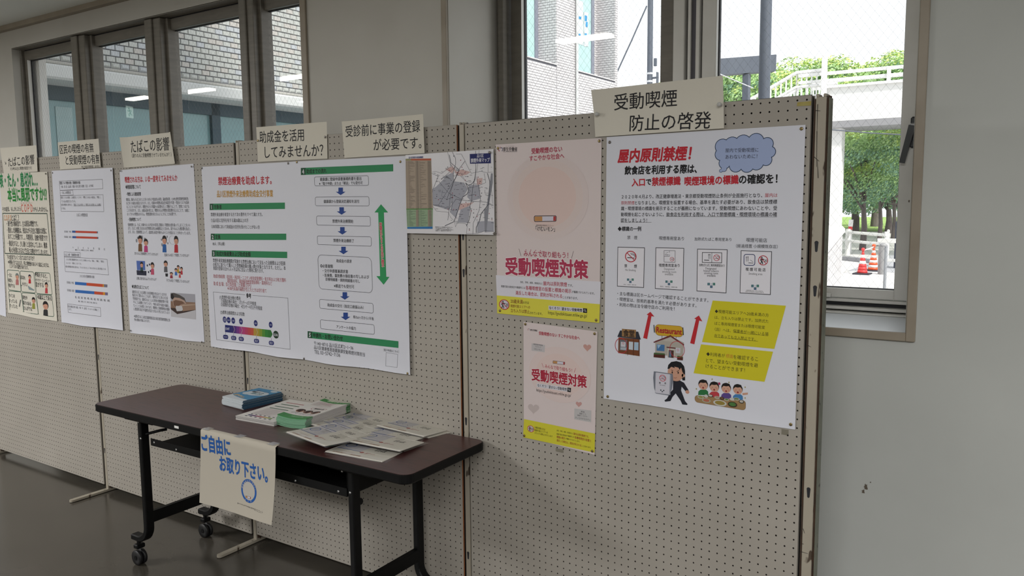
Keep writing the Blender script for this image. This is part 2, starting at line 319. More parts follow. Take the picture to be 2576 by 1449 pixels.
# ================================================================== DISPLAY PANELS
def pegmat(name, seed):
    m = noisy(name, '99938a', 'a29c93', 2.6, .62, detail=5, lo=.3, hi=.7, c3='6a5e52', s3=75, t3=.77); return m
M_peg = pegmat('pegboard_paint', 0)
M_pin = mat('shaded_board_core', '2a211b', .8); M_edge = noisy('worn_brown_edge', '8a5230', '9b6038', 40, .75)  # core colour darkened to paint the shade inside the peg holes
M_post = noisy('cream_post_paint', '9a9284', 'a59d8e', 8, .45, stretch=(1, 1, .4), c3='4d4136', s3=38, t3=.64)
M_groove = noisy('dark_brown_groove', '3a2c22', '4a3526', 30, .8)  # dark brown fill in the gaps beside the posts
PF = {}
def panel(key, ox, oy, ang, z0, label, right_brown=False):
    F = Frame(ox, oy, ang, z0); PF[key] = F
    e = tag(empty('display_panel', F.m), label, 'display panel', 'pegboard display panels in a row')
    H = .0026; P = .025; NX, NZ = 48, 72
    b = MB(); m1 = b.mi(M_peg); K = 8; v = b.v; f = b.f
    zt = z0 + P / 2
    # grid corners
    for j in range(NZ + 1):
        for i in range(NX + 1): v.append((i * P, 0, zt - j * P))
    G = lambda i, j: j * (NX + 1) + i
    for j in range(NZ):
        for i in range(NX):
            cx, cz = (i + .5) * P, zt - (j + .5) * P; base = len(v)
            r = H * random.uniform(.93, 1.06)
            for y in (0, .005):
                for k in range(K):
                    a = 2 * math.pi * (k + .5) / K; v.append((cx + math.cos(a) * r, y, cz + math.sin(a) * r))
            # ring: corners TR(0) TL(1) BL(2) BR(3)
            c = (G(i + 1, j), G(i, j), G(i, j + 1), G(i + 1, j + 1))
            q = lambda k: base + k % K
            f += [(c[3], c[0], q(0), q(7)), (c[0], q(1), q(0)), (c[0], c[1], q(2), q(1)), (c[1], q(3), q(2)), (c[1], c[2], q(4), q(3)), (c[2], q(5), q(4)), (c[2], c[3], q(6), q(5)), (c[3], q(7), q(6))]
            f += [(q(k), q(k + 1), base + K + (k + 1) % K, base + K + k) for k in range(K)]
    m2 = b.mi(M_pin); b.i = [m1 if q % 16 < 8 else m2 for q in range(len(f))]; b.smooth = [False] * len(f)  # hole walls take the darkened core colour as painted shade
    b.build('pegboard', e)
    t = MB(); zb = zt - NZ * P
    for x in ((0, .0008, 0, .006, zb, zt), (1.1992, 1.2, 0, .006, zb, zt), (0, 1.2, 0, .006, zb, zb + .0008), (0, 1.2, 0, .006, zt - .0008, zt)): t.box(*x, M_edge if right_brown and x[0] > 1 else M_peg)
    t.build('board_edge', e)
    t = MB(); t.box(0, 1.2, .0305, .034, zb, zt, M_peg); t.build('back_board', e)
    t = MB(); t.box(.003, 1.197, .029, .0302, zb + .003, zt - .003, M_pin); t.build('hole_shade_sheet', e)  # added dark sheet paints the shade behind the holes
    t = MB(); t.box(.004, .024, .0062, .0303, zb + .002, zt - .0005, M_pin); t.box(1.176, 1.196, .0062, .0303, zb + .002, zt - .0005, M_pin); t.box(.024, 1.176, .0062, .0303, zt - .022, zt - .0005, M_pin); t.box(.024, 1.176, .0062, .0303, zb + .002, zb + .022, M_pin)
    t.build('core_frame', e)
    return F
panel('P3', -.0125, 0, 0, 1.830, 'largest pegboard panel nearest the camera at the right end', False)
c_, s_ = math.cos(.0551), math.sin(.0551); panel('P2', -.0478 - 1.2 * c_, -.0028 - 1.2 * s_, .0551, 1.8291, 'pegboard panel behind the right half of the folding table', True)
c_, s_ = math.cos(.0514), math.sin(.0514); panel('P1', -1.2797 - 1.2 * c_, -.0742 - 1.2 * s_, .0514, 1.8243, 'pegboard panel behind the left end of the folding table')
c_, s_ = math.cos(.0504), math.sin(.0504); panel('P0', -2.519 - 1.2 * c_, -.1385 - 1.2 * s_, .0504, 1.8235, 'farthest pegboard panel, cut by the left edge of the view')

def keyhole(b, x, z, y=-.0003):
    pts = []
    for k in range(9):
        a = math.pi * (-.15 + 1.3 * k / 8); pts.append((x + .0055 * math.cos(a), y, z + .011 + .0055 * math.sin(a)))
    pts += [(x - .0032, y, z - .012), (x, y, z - .0145), (x + .0032, y, z - .012)]
    b.prism(pts, .0002, M_dark, Vector((0, -1, 0)))
def post(x, y, ang, w, z1, label, keys, foot=True, groove=.004, cy=.004):
    F = Frame(x, y, ang); e = tag(empty('panel_post', F.m), label, 'post', 'steel posts between the display panels')
    b = MB(); b.bbox(-w / 2, w / 2, cy, .036, .012, z1, M_post, .0015); b.box(-w / 2 - groove, w / 2 + groove, cy + .006, .03, .02, z1 - .004, M_groove)
    # notched top
    b.bbox(-w / 2, -w * .2, cy, .034, z1 - .001, z1 + .008, M_post, .002); b.bbox(w * .2, w / 2, cy, .034, z1 - .001, z1 + .008, M_post, .002)
    b.build('column', e)
    b = MB()
    for z in keys: keyhole(b, 0, z, cy)
    b.build('keyhole_slots', e)
    if foot:
        b = MB(); L = .205; hw = .0135; pts = []
        for sg in (1, -1):
            for k in range(7):
                a = math.pi * k / 6; pts.append((hw * math.cos(a) * sg, .018 + sg * (L + hw * math.sin(a)), .003))
        b.prism(pts, .011, M_post); b.tube([(0, .018 - L, 0), (0, .018 - L, .004)], .009, M_dark, 10); b.tube([(0, .018 + L, 0), (0, .018 + L, .004)], .009, M_dark, 10)
        b.build('foot_bar', e)
    return e
KZ = [WZ for WZ in (.25, .42, .62, .98, 1.16, 1.33, 1.62)]
post(-.0302, -.0014, .027, .0215, 1.842, 'cream post between the two nearest pegboard panels', [PF['P3'].inv(1181, 1400)[1], PF['P3'].inv(1171, 1061)[1], PF['P3'].inv(1165, 688)[1], PF['P3'].inv(1163, 595)[1]])
post(-1.2628, -.0716, .053, .0215, 1.838, 'cream post rising behind the blue booklet stack', [PF['P1'].inv(623, 960)[1], .38])
post(-2.4985, -.1371, .051, .0215, 1.832, 'cream post standing free of the table at the far left', [PF['P1'].inv(244, 899)[1], PF['P1'].inv(260, 1134)[1]])
post(-3.737, -.2, .05, .0215, 1.832, 'cream post at the far end of the panel row', [.38])
e3 = post(1.2115, 0, 0, .027, 1.835, 'scratched wide end post at the right end of the panels', [PF['P3'].inv(2048, 621)[1], PF['P3'].inv(2044, 733)[1], PF['P3'].inv(2026, 1239)[1]], cy=.001, groove=.006)
b = MB(); b.bbox(.0175, .0196, .006, .033, .012, 1.838, M_groove, .0008); b.bbox(.0196, .0216, .003, .036, .012, 1.832, noisy('worn_grey_channel', '5f6156', '6d6e60', 18, .5, c3='2c2822', s3=50, t3=.66), .0015); b.build('side_channel', e3)
M_scr = mat('scratch_black', '2a2520', .8); b = MB()
for (u0, v0, u1, v1) in ((2057, 262, 2055, 330), (2055, 330, 2054, 420), (2047, 394, 2061, 406), (2058, 448, 2056, 402), (2051, 278, 2064, 279), (2030, 868, 2040, 873), (2012, 1387, 2032, 1393), (2020, 1330, 2024, 1342), (2017, 1368, 2022, 1369)):
    p = PF['P3'].inv(u0, v0); q = PF['P3'].inv(u1, v1); d = Vector((q[0] - p[0], 0, q[1] - p[1])); n_ = Vector((-d.z, 0, d.x)).normalized() * .0009
    b.prism([Vector((p[0] - 1.224, .0006, p[1])) + n_, Vector((p[0] - 1.224, .0006, p[1])) - n_, Vector((q[0] - 1.224, .0006, q[1])) - n_ * .4, Vector((q[0] - 1.224, .0006, q[1])) + n_ * .4], .0003, M_scr, Vector((0, -1, 0)))
b.build('scratches', e3)
# ================================================================== PRINTED SHEETS
_G = {}
def glyphs(body):
    if body in _G: return _G[body]
    c = bpy.data.curves.new('t', 'FONT'); c.body = body; c.size = 1; c.resolution_u = 2
    o = bpy.data.objects.new('t', c); COL.objects.link(o)
    m = bpy.data.meshes.new_from_object(o.evaluated_get(bpy.context.evaluated_depsgraph_get()))
    v = [(p.co.x, p.co.y) for p in m.vertices]; f = [tuple(p.vertices) for p in m.polygons]
    bpy.data.objects.remove(o); bpy.data.curves.remove(c); bpy.data.meshes.remove(m)
    xs = [p[0] for p in v] or [0, 1]; r = (v, f, min(xs), max(xs)); _G[body] = r; return r
INK = {}
def ink(h):
    if h not in INK: INK[h] = mat('print_' + h, h, .62, spec=.3)
    return INK[h]
M_paperw = mat('white_poster_paper', 'cfd0d9', .55, spec=.35); M_paperc = mat('cream_sheet_paper', 'cdc8bc', .7, spec=.3)
M_pinkp = mat('pink_poster_paper', 'cdc0bf', .4, spec=.4)
class Sheet:
    """flat sheet in a local frame; px coordinates are turned into local (a, b) on the plane"""
    def __init__(s, root, inv, base, name=None):
        s.root = root; s.inv = inv; s.base = base; s.parts = {}
    def P(s, p): return s.inv(*p)
    def part(s, n):
        if n not in s.parts: s.parts[n] = MB()
        return s.parts[n]
    def y(s, lay): return -(s.base + .0004 + lay * .00013)
    def raw(s, pts, faces, col, lay, part):
        y = s.y(lay); m = ink(col) if isinstance(col, str) else col; g = getattr(s, 'warpf', None)
        s.part(part).add([(a, y - (g(a, b) if g else 0), b) for a, b in pts], faces, m)
    def poly(s, pts, col, lay=0, part='graphics'):
        q = [s.P(p) for p in pts]; s.raw(q, [list(range(len(q)))], col, lay, part)
    def stroke(s, pts, w, col, lay=1, part='graphics', closed=False):
        """polyline w px wide (w measured along the vertical)"""
        q = [Vector(s.P(p)) for p in pts]; k = s.pw(pts[0], w) / 2; n = len(q)
        if closed: q.append(q[0]); 
        V = []; N = len(q)
        for i in range(N):
            if closed and i in (0, N - 1): d0 = (q[1] - q[0]).normalized(); d1 = (q[N - 1] - q[N - 2]).normalized()
            else: d0 = (q[min(i + 1, N - 1)] - q[i]).normalized() if i < N - 1 else (q[i] - q[i - 1]).normalized(); d1 = (q[i] - q[i - 1]).normalized() if i else d0
            nn = Vector((-(d0.y + d1.y), d0.x + d1.x)); nn.normalize(); c = max(.5, nn.dot(Vector((-d1.y, d1.x)))); nn *= k / c
            V += [tuple(q[i] + nn), tuple(q[i] - nn)]
        s.raw(V, [(2 * i, 2 * i + 1, 2 * i + 3, 2 * i + 2) for i in range(N - 1)], col, lay, part)
    def pw(s, p, w):
        a, b = s.P((p[0], p[1] - w / 2)), s.P((p[0], p[1] + w / 2)); return math.hypot(a[0] - b[0], a[1] - b[1])
    def ell(s, c, rx, ry, n=28, a0=0, a1=360):
        """ellipse given by half-widths in px along u and v, sheared with the plane"""
        C_ = Vector(s.P(c)); X = (Vector(s.P((c[0] + rx, c[1]))) - C_); Y = (Vector(s.P((c[0], c[1] - ry))) - C_); X = Vector((X.x, 0)); Y = Vector((0, Y.y))
        return [tuple(C_ + X * math.cos(math.radians(a0 + (a1 - a0) * k / n)) + Y * math.sin(math.radians(a0 + (a1 - a0) * k / n))) for k in range(n if a1 - a0 == 360 else n + 1)]
    def disc(s, c, rx, ry, col, lay=0, part='graphics', n=24): q = s.ell(c, rx, ry, n); s.raw(q, [list(range(n))], col, lay, part)
    def ring(s, c, rx, ry, w, col, lay=1, part='graphics', n=32, a0=0, a1=360):
        """w = fraction of the radius"""
        o_ = s.ell(c, rx, ry, n, a0, a1); i_ = s.ell(c, rx * (1 - w), ry * (1 - w), n, a0, a1); N = len(o_)
        if a1 - a0 == 360: f = [(k, (k + 1) % N, N + (k + 1) % N, N + k) for k in range(N)]
        else: f = [(k, k + 1, N + k + 1, N + k) for k in range(N - 1)]
        s.raw(o_ + i_, f, col, lay, part)
    def rrect(s, quad, w, col, r=.12, fill=None, lay=1, part='graphics'):
        """rounded outline of a px quad TL TR BR BL; r in fraction of the height"""
        q = [Vector(s.P(p)) for p in quad]; H = (q[0] - q[3]).length; R = H * r; pts = []
        for i in range(4):
            c = q[i]; a = (q[i - 1] - c).normalized(); b_ = (q[(i + 1) % 4] - c).normalized(); ce = c + (a + b_) * R
            for k in range(6):
                t = math.pi / 2 * k / 5; pts.append(ce - b_ * R * math.cos(t) - a * R * math.sin(t))
        # order within a corner: from a-side to b-side
        if fill: s.raw([tuple(p) for p in pts], [list(range(len(pts)))], fill, lay - .5, part)
        if w:
            k = s.pw(quad[0], w) / 2; ce = sum(q, Vector((0, 0))) / 4; V = []
            n = len(pts)
            for i in range(n):
                d = (pts[(i + 1) % n] - pts[i - 1]).normalized(); nn = Vector((-d.y, d.x)) * k; V += [tuple(pts[i] + nn), tuple(pts[i] - nn)]
            s.raw(V, [(2 * i, 2 * i + 1, (2 * i + 3) % (2 * n), (2 * i + 2) % (2 * n)) for i in range(n)], col, lay, part)
    def text(s, body, p0, p1, col='1c1b1e', k=1.0, bold=0, lay=1, part='printed_text', slant=0, xk=None, halo=None):
        """body from p0 (left, mid height) to p1 (right, mid height), px; k stretches the height"""
        v, f, x0, x1 = glyphs(body)
        if not f: return
        if len(body) == 1: x0, x1 = (0, 1) if ord(body) > 255 else (.02, .55)
        A_, B_ = Vector(s.P(p0)), Vector(s.P(p1)); d = B_ - A_; L = d.length; d /= L; n = Vector((-d.y, d.x)); sc = L / (x1 - x0); ky = sc * k
        def put(ox, oy, l, c):
            s.raw([tuple(A_ + d * ((x - x0 + ox + (y - .38) * slant) * sc) + n * ((y - .38 + oy) * ky)) for x, y in v], f, c, l, part)
        if halo:
            hb, hc = halo
            for j in range(12): t = 2 * math.pi * j / 12; put(hb * math.cos(t), hb * math.sin(t), lay - .55 + j * .03, hc)
        if bold:
            J = 14 if bold > .03 else (7 if bold > .02 else 4)
            for j in range(J): t = 2 * math.pi * (j + .5) / J; put(bold * math.cos(t), bold * math.sin(t), lay + j * .02, col)
            put(0, 0, lay + .14, col)
        else: put(0, 0, lay, col)
    def lines(s, rows, col='1c1b1e', k=1.0, bold=0, part='printed_text', lay=1):
        for body, x0, y0, x1, y1 in rows: s.text(body, (x0, y0), (x1, y1), col, k, bold, lay, part)
    def finish(s):
        for n, b in s.parts.items():
            if b.f: b.build(n.split('#')[0], s.root)
def Z(ox, oy, k): return lambda x, y: (ox + x / k, oy + y / k)
def zl(z, rows): return [(r[0], *z(r[1], r[2]), *z(r[3], r[4])) for r in rows]

def sheet_on(F, quad, label, cat, mt, name='poster', off=.0016, curl=.006, group=None, nx=8, nz=36, lean=0, side=0, warp=None, thick=.0002):
    """paper on the panel; quad px TL TR BR BL; bottom edge bulges slightly, top/side edges may lift"""
    q = [Vector(F.inv(*p)) for p in quad]; b = MB(); v = []
    for j in range(nz + 1):
        t = j / nz
        for i in range(nx + 1):
            u = i / nx; p = (q[0] * (1 - u) + q[1] * u) * (1 - t) + (q[3] * (1 - u) + q[2] * u) * t
            y = off
            if curl: y += curl * max(0, (t - .972) / .028) ** 1.5 * math.sin(math.pi * min(1, max(0, u * 1.0))) * (1 + .6 * math.sin(u * 9))
            if warp: y += warp(u, t)
            dz = 0
            if curl and t > .999: dz = .004 * math.sin(u * 7 + len(label)) * math.sin(math.pi * u)
            v.append((p.x, -y, p.y + dz))
    n = nx + 1; f = [(j * n + i, (j + 1) * n + i, (j + 1) * n + i + 1, j * n + i + 1) for j in range(nz) for i in range(nx)]
    b.add(v, f, mt, True)
    v2 = [(a, y + thick, c) for a, y, c in v]; b.add(v2, [tuple(reversed(x)) for x in f], mt, True)
    o = b.build(name, mw=F.m); tag(o, label, cat, group)
    S = Sheet(o, F.inv, off); S.quad = quad; S.F = F
    if warp:
        def wf(a, c):
            u = t = .5
            for _ in range(4):
                top = q[0] * (1 - u) + q[1] * u; bot = q[3] * (1 - u) + q[2] * u; t = (top.y - c) / (top.y - bot.y)
                l = q[0] * (1 - t) + q[3] * t; r = q[1] * (1 - t) + q[2] * t; u = (a - l.x) / (r.x - l.x)
            # same facets as the paper grid
            U, T = min(max(u, 0), 1) * nx, min(max(t, 0), 1) * nz; i, j = min(int(U), nx - 1), min(int(T), nz - 1); fu, ft = U - i, T - j
            W_ = lambda i, j: warp(i / nx, j / nz)
            return (W_(i, j) * (1 - fu) + W_(i + 1, j) * fu) * (1 - ft) + (W_(i, j + 1) * (1 - fu) + W_(i + 1, j + 1) * fu) * ft
        S.warpf = wf
    return S
M_brass = mat('brass_tack', '8d7c55', .3, .8); M_steel = mat('steel_tack', '6f6a66', .3, .8); M_clear = mat('clear_pin', 'b4b3b0', .15)
TACK = {}
def tack(F, u, v, where, mt=None, off=.002, r=.0048, dome=True, grp='thumbtacks holding the sheets'):
    s_, z_ = F.inv(u, v); key = (mt.name if mt else 'b', r)
    if key not in TACK:
        b = MB(); m = mt or M_brass; b.lathe([(.0006, .004), (.0006, 0), (r, -.0002), (r * .96, -.0009), (r * .6, -.0015), (r * .2, -.0017)], m, n=14, axis='Y'); TACK[key] = b
        o = b.build('thumbtack'); TACK[key] = o.data
    else: o = MB().build('thumbtack', mesh=TACK[key])
    o.matrix_local = F.m @ Matrix.Translation((s_, -off, z_)); tag(o, where, 'thumbtack', grp)
K0 = '1b1a1e'; RED = 'b01f2e'; GRN = '17653c'
# ---------------------------------------------------------------- heading sheets
def header(F, quad, label, rows, warp=None, k=1.0, bold=.006):
    S = sheet_on(F, quad, label, 'sign', M_paperc, name='heading_sheet', off=.0042, curl=0, warp=warp, nx=12, nz=10, group='heading sheets along the top of the panels')
    for r in rows:
        S.text(r[0], (r[1], r[2]), (r[3], r[4]), K0, r[5] if len(r) > 5 else k, r[6] if len(r) > 6 else bold)
    return S
def lift(u, t): return .012 * max(0, (.28 - t) / .28) ** 2 * (1 - u) + .008 * max(0, (t - .85) / .15) ** 2 * u
def lift2(u, t): return .006 * max(0, (u - .93) / .07) ** 2
def lift3(u, t): return .018 * max(0, (.06 - u) / .06) ** 2 + .014 * max(0, (u - .95) / .05) ** 2
z = Z(0, 300, 2.4154)
h1 = header(PF['P0'], [z(5, 175), z(232, 158), z(240, 317), z(28, 330)], 'small heading sheet above the green-lettered symptom poster', [("たばこの影響", *z(55, 262), *z(213, 243), 1.15), ("（COPDは主に喫煙が原因です）", *z(68, 301), *z(198, 296), 1.1, 0), ("↘", *z(32, 262), *z(47, 262), 1)], warp=lift2)
h2 = header(PF['P1'], [z(355, 140), z(610, 118), z(624, 290), z(370, 306)], 'heading sheet above the poster with coloured bar charts', [("区民の喫煙の有無", *z(368, 184), *z(573, 172), 1.25), ("と受動喫煙の有無", *z(404, 250), *z(612, 240), 1.25), ("令和３年度区民健康調査　品川区より", *z(498, 290), *z(614, 284), 1.2, 0)], warp=lift2)
h3 = header(PF['P1'], [z(752, 112), z(1055, 78), z(1084, 270), z(778, 294)], 'heading sheet above the poster with four small cartoon scenes', [("たばこの影響", *z(800, 168), *z(1033, 148), 1.25), ("（周りの人に受動喫煙させていませんか？）", *z(806, 222), *z(1046, 213), 1.25, 0)], warp=lift3)
z = Z(500, 280, 2.1304)
h4 = header(PF['P2'], [z(312, 86), z(690, 56), z(694, 254), z(322, 272)], 'two-line heading sheet centred above the grant poster', [("助成金を活用", *z(330, 139), *z(568, 126), 1.15), ("してみませんか？", *z(358, 220), *z(672, 207), 1.15)])
z = Z(740, 0, 3.622)
h5 = header(PF['P2'], [z(440, 1109), z(1190, 1040), z(1205, 1397), z(465, 1440)], 'two-line heading sheet above the flow chart with curled right corner', [("受診前に事業の登録", *z(476, 1200), *z(1158, 1147), 1.12), ("が必要です。", *z(730, 1322), *z(1170, 1298), 1.05)], warp=lift2)
z = Z(1480, 180, 2.4984)
h6 = header(PF['P3'], [z(30, 118), z(850, 27), z(858, 358), z(50, 412)], 'largest heading sheet, folded across its middle, above the right-hand poster', [("受動喫煙", *z(168, 195), *z(562, 165), 1.0), ("防止の啓発", *z(266, 326), *z(776, 304), 1.0)], warp=lambda u, t: .004 * abs(t - .5) + .006 * max(0, (.12 - u) / .12) ** 2 * max(0, 1 - 2 * t))
for S in (h1, h2, h3, h4, h5, h6): S.finish()

# ---------------------------------------------------------------- poster 0: sliver at the left edge
pz = Z(0, 420, 6.5875)
s = sheet_on(PF['P0'], [(-90, 462), (2, 452), (16, 797), (-80, 762)], 'edge of a white poster cut off by the left side of the view', 'poster', M_paperw); s.finish()
# ---------------------------------------------------------------- poster 1: symptoms
s = sheet_on(PF['P0'], [(0, 436), pz(795, 80), Z(0, 630, 7.625)(1112, 1358), Z(0, 630, 7.625)(170, 1195)], 'poster with green lettering and six rounded symptom boxes', 'poster', M_paperc, off=.004)
GR = '1f7a45'
s.text("咳・たん・息切れ…", pz(2, 228), pz(630, 200), GR, 1.75, .03, halo=(.05, '9fb0a4'))
s.text("本当に風邪ですか!?", pz(140, 465), pz(785, 445), '1d7d2c', 1.6, .03, halo=(.05, '9fb0a4'))
s.text("シーオーピーディー", pz(355, 600), pz(550, 598), 'a85a50', 1)
s.text("その症状、もしかしたら", pz(55, 700), pz(358, 692), K0, 1.5, .012); s.text("ＣＯＰＤ", pz(366, 680), pz(552, 680), 'c05a4a', 1.6, .02); s.text("かもしれません。", pz(565, 698), pz(805, 702), K0, 1.4, .012)
s.stroke([pz(58, 768), pz(792, 772), pz(858, 1462), pz(95, 1432)], 2.2, '3a4a42', closed=True, part='text_frame')
s.text("ＣＯＰＤ", pz(82, 842), pz(200, 840), 'c7885a', 1.7, .02); s.text("とは？？", pz(205, 842), pz(325, 838), '4a4a48', 1.6, .02); s.stroke([pz(82, 880), pz(328, 880)], .8, K0)
s.lines(zl(pz, [("・進行性の肺疾患で、主な原因は喫煙です。", 125, 938, 640, 940), ("・悪化した肺機能は、残念ながら完全に健康な状態に", 130, 1045, 785, 1062), ("戻すことが困難です…。早期発見、治療が重要です！", 148, 1150, 800, 1178), ("・重症化すると、少し動くと息切れしてしまい、酸素", 145, 1262, 795, 1300), ("吸入が必要になるなど生活に支障がでてしまいます。", 165, 1370, 812, 1420)]), k=1.9, bold=.012)
z = Z(0, 630, 7.625)
s.lines(zl(z, [("下の症状でいくつ当てはまりますか？", 145, 125, 675, 150), ("※何個も当てはまる方、特に喫煙歴のある４０歳以上の方は、", 170, 218, 955, 285), ("ＣＯＰＤの可能性があります。", 200, 300, 560, 328)]), k=1.6, bold=.01)
for q in ([(150, 372), (385, 388), (420, 790), (178, 752)], [(400, 392), (660, 412), (698, 818), (425, 788)], [(682, 418), (970, 435), (1018, 850), (712, 822)], [(180, 775), (420, 795), (470, 1185), (205, 1155)], [(432, 808), (695, 830), (752, 1225), (475, 1190)], [(712, 840), (1010, 860), (1052, 1268), (755, 1240)]):
    s.rrect([z(*p) for p in q], 1.5, '3f5a4c', r=.1, part=uq('symptom_box'))
s.lines(zl(z, [("一日に", 165, 465, 245, 478), ("何度も", 170, 565, 252, 578), ("咳がでる", 182, 665, 295, 680), ("息切れ", 410, 510, 500, 528), ("しやすい", 415, 640, 540, 655), ("呼吸をすると、", 690, 462, 920, 490), ("ゼイゼイ・ヒューヒュー", 695, 562, 972, 585), ("音がする", 700, 648, 850, 665), ("タバコを", 188, 860, 300, 875), ("すっている", 190, 960, 340, 978), ("すっていた", 200, 1055, 352, 1080), ("黄色や", 448, 895, 540, 910), ("粘りのある", 458, 998, 612, 1025), ("たんがでる", 470, 1098, 628, 1125), ("40歳以上である", 732, 885, 1005, 920)]), k=1.35, bold=.015)
def person(s, z, x, y, w_, h_, cloth, hair='1d1718', part='cartoon_person', lay=1, female=False):
    part = uq('cartoon_person')
    """small printed figure: head centre x,y, head half-width w_, half-height h_ (zoom px)"""
    s.poly([z(x - w_ * .9, y + h_ * 2.9), z(x + w_ * .95, y + h_ * 2.95), z(x + w_ * .8, y + h_ * 1.15), z(x + w_ * .3, y + h_ * .85), z(x - w_ * .3, y + h_ * .85), z(x - w_ * .8, y + h_ * 1.1)], cloth, lay, part)
    k = abs(z(1, 0)[0] - z(0, 0)[0])
    s.disc(z(x, y - h_ * .15), w_ * 1.06 * k, h_ * 1.06 * k, hair, lay + .2, part, 16)
    s.disc(z(x - w_ * .06, y + h_ * .12), w_ * .9 * k, h_ * .86 * k, 'c39079', lay + .5, part, 16)
    s.poly([z(x - w_ * .95, y - h_ * .25), z(x, y - h_ * .45), z(x + w_ * .95, y - h_ * .2), z(x + w_ * .5, y - h_ * 1.05), z(x - w_ * .5, y - h_ * 1.05)], hair, lay + .8, part)
    for q in (-.35, .3): s.disc(z(x + w_ * q, y + h_ * .15), w_ * .09 * k, h_ * .1 * k, '2a1c18', lay + 1, part, 6)
    s.stroke([z(x - w_ * .2, y + h_ * .55), z(x + w_ * .2, y + h_ * .55)], h_ * .1 * k, '8a3a34', lay + 1, part)
for a in ((345, 500, 32, 55, 'a86a68', '6e7672'), (585, 510, 25, 42, 'b0242c', '2a1c30'), (905, 670, 28, 52, 'b03a40', '1d1718'), (660, 960, 32, 55, '8a8a3a', '1d1718'), (890, 1060, 50, 75, '2b2b2e', '1d1718')): person(s, z, a[0], a[1], a[2], a[3], a[4], a[5])
s.poly([z(545, 670), z(675, 755), z(670, 772), z(570, 750)], '7c8a8c', 1, 'cartoon_people'); s.poly([z(400, 940), z(422, 950), z(395, 1085), z(375, 1070)], '6b6a66', 1, 'cartoon_people')
s.finish()
# ---------------------------------------------------------------- poster 2: bar charts (spans the P0/P1 joint)
FB = PF['P1']; s0 = FB.inv(285, 600)[0]
z = Z(130, 410, 6.3); z2 = Z(140, 610, 6.3)
s = sheet_on(FB, [z(22, 125), z(985, 75), z2(1090, 1392), z2(115, 1262)], 'white poster with two red bars above and two blue and orange bars below', 'poster', M_paperw, off=.0075, curl=.008)
G1 = '5a585c'
s.stroke([z(142, 288), z(828, 260), z(832, 408), z(155, 432)], .8, G1, closed=True, part=uq('text_frame')); s.stroke([z(155, 436), z(358, 430), z(365, 508), z(160, 515)], .8, G1, closed=True, part=uq('text_frame')); s.stroke([z(160, 518), z(838, 503), z(850, 770), z(172, 765)], .8, G1, closed=True, part=uq('text_frame'))
s.lines(zl(z, [("喫煙について喫煙の有無　受動喫煙の有無", 152, 320, 475, 310)]), '2b2a2e', k=1.5, bold=.01)
s.lines(zl(z, [("令和　第１回　品川区　健康・体力に関する調査　区民　より作成", 172, 380, 680, 360), ("・たばこの喫煙状況", 175, 470, 328, 468), ("喫煙している人の割合、この調査では　８.２％で、「喫煙している人」の割合は、「喫煙」し", 168, 548, 805, 543), ("ている人の割合となっている。", 180, 608, 405, 606), ("前回の喫煙率と比較すると、「喫煙している人の割合」と「喫煙しない人の割合」は、ほぼ横ば", 178, 662, 805, 660), ("いである。", 180, 718, 242, 720), ("たばこの喫煙状況", 420, 822, 592, 824)]), '55545a', k=1.4)
s.stroke([z(368, 680), z(805, 678)], .7, G1)
for y0, y1, a, b_, c in ((1088, 1100, 347, 402, 755), (1175, 1188, 350, 412, 762)):
    pt_ = uq('chart_bar')
    for xa_, xb_, cl in ((a, b_, '2c4f8e'), (b_, c - 16, 'b5402c'), (c - 16, c, '5a5c6e')):
        s.poly([z(xa_, y0 - 17 + (xa_ - a) * .03), z(xb_, y0 - 17 + (xb_ - a) * .03), z(xb_, y0 + 15 + (xb_ - a) * .03), z(xa_, y0 + 15 + (xa_ - a) * .03)], cl, 1, pt_)
s.lines(zl(z, [("区民調査（今回）", 222, 1085, 332, 1090), ("区民調査（前回）", 222, 1168, 336, 1173), ("0", 358, 1335, 366, 1335), ("2", 438, 1340, 450, 1340), ("4", 517, 1343, 528, 1343), ("6", 597, 1346, 608, 1346), ("8", 682, 1350, 694, 1350), ("10", 765, 1356, 785, 1358), ("12", 850, 1362, 868, 1364), ("■喫煙している　■喫煙したことがない　■無回答", 395, 1375, 685, 1388)]), '55545a', k=1.1)
s.lines(zl(z2, [("たばこの煙　受動喫煙の有無", 165, 192, 395, 198), ("この１か月間に受動喫煙を受けた、ということの有無については、「家庭」、「職場」、「飲食店」", 188, 265, 790, 300), ("となっており、「道路など」となっている。", 190, 325, 430, 332), ("前回の受動喫煙の有無と比較すると、「まったくなかった」と「ほとんどなかった」割合が増加している", 180, 378, 815, 420), ("この１か月の受動喫煙の有無", 400, 528, 636, 545), ("区民調査（今回）", 200, 628, 312, 640), ("区民調査（前回）", 206, 752, 318, 765), ("0%　10%　20%　30%　40%　50%　60%　70%　80%　90%　100%", 332, 862, 880, 920), ("■ない　■ほとんどない　■ときどきある　■よくある", 385, 928, 680, 958), ("区民の健康に関する調査　令和　年　品川区　ホームページに掲載して", 218, 1008, 702, 1068), ("います。", 225, 1052, 275, 1058)]), '55545a', k=1.4)
s.stroke([z2(155, 148), z2(412, 160), z2(415, 230), z2(158, 222)], .8, G1, closed=True, part=uq('text_frame')); s.stroke([z2(158, 226), z2(838, 265), z2(862, 512), z2(175, 458)], .8, G1, closed=True, part=uq('text_frame')); s.stroke([z2(210, 970), z2(732, 1032), z2(738, 1170), z2(222, 1105)], .8, G1, closed=True, part=uq('text_frame'))
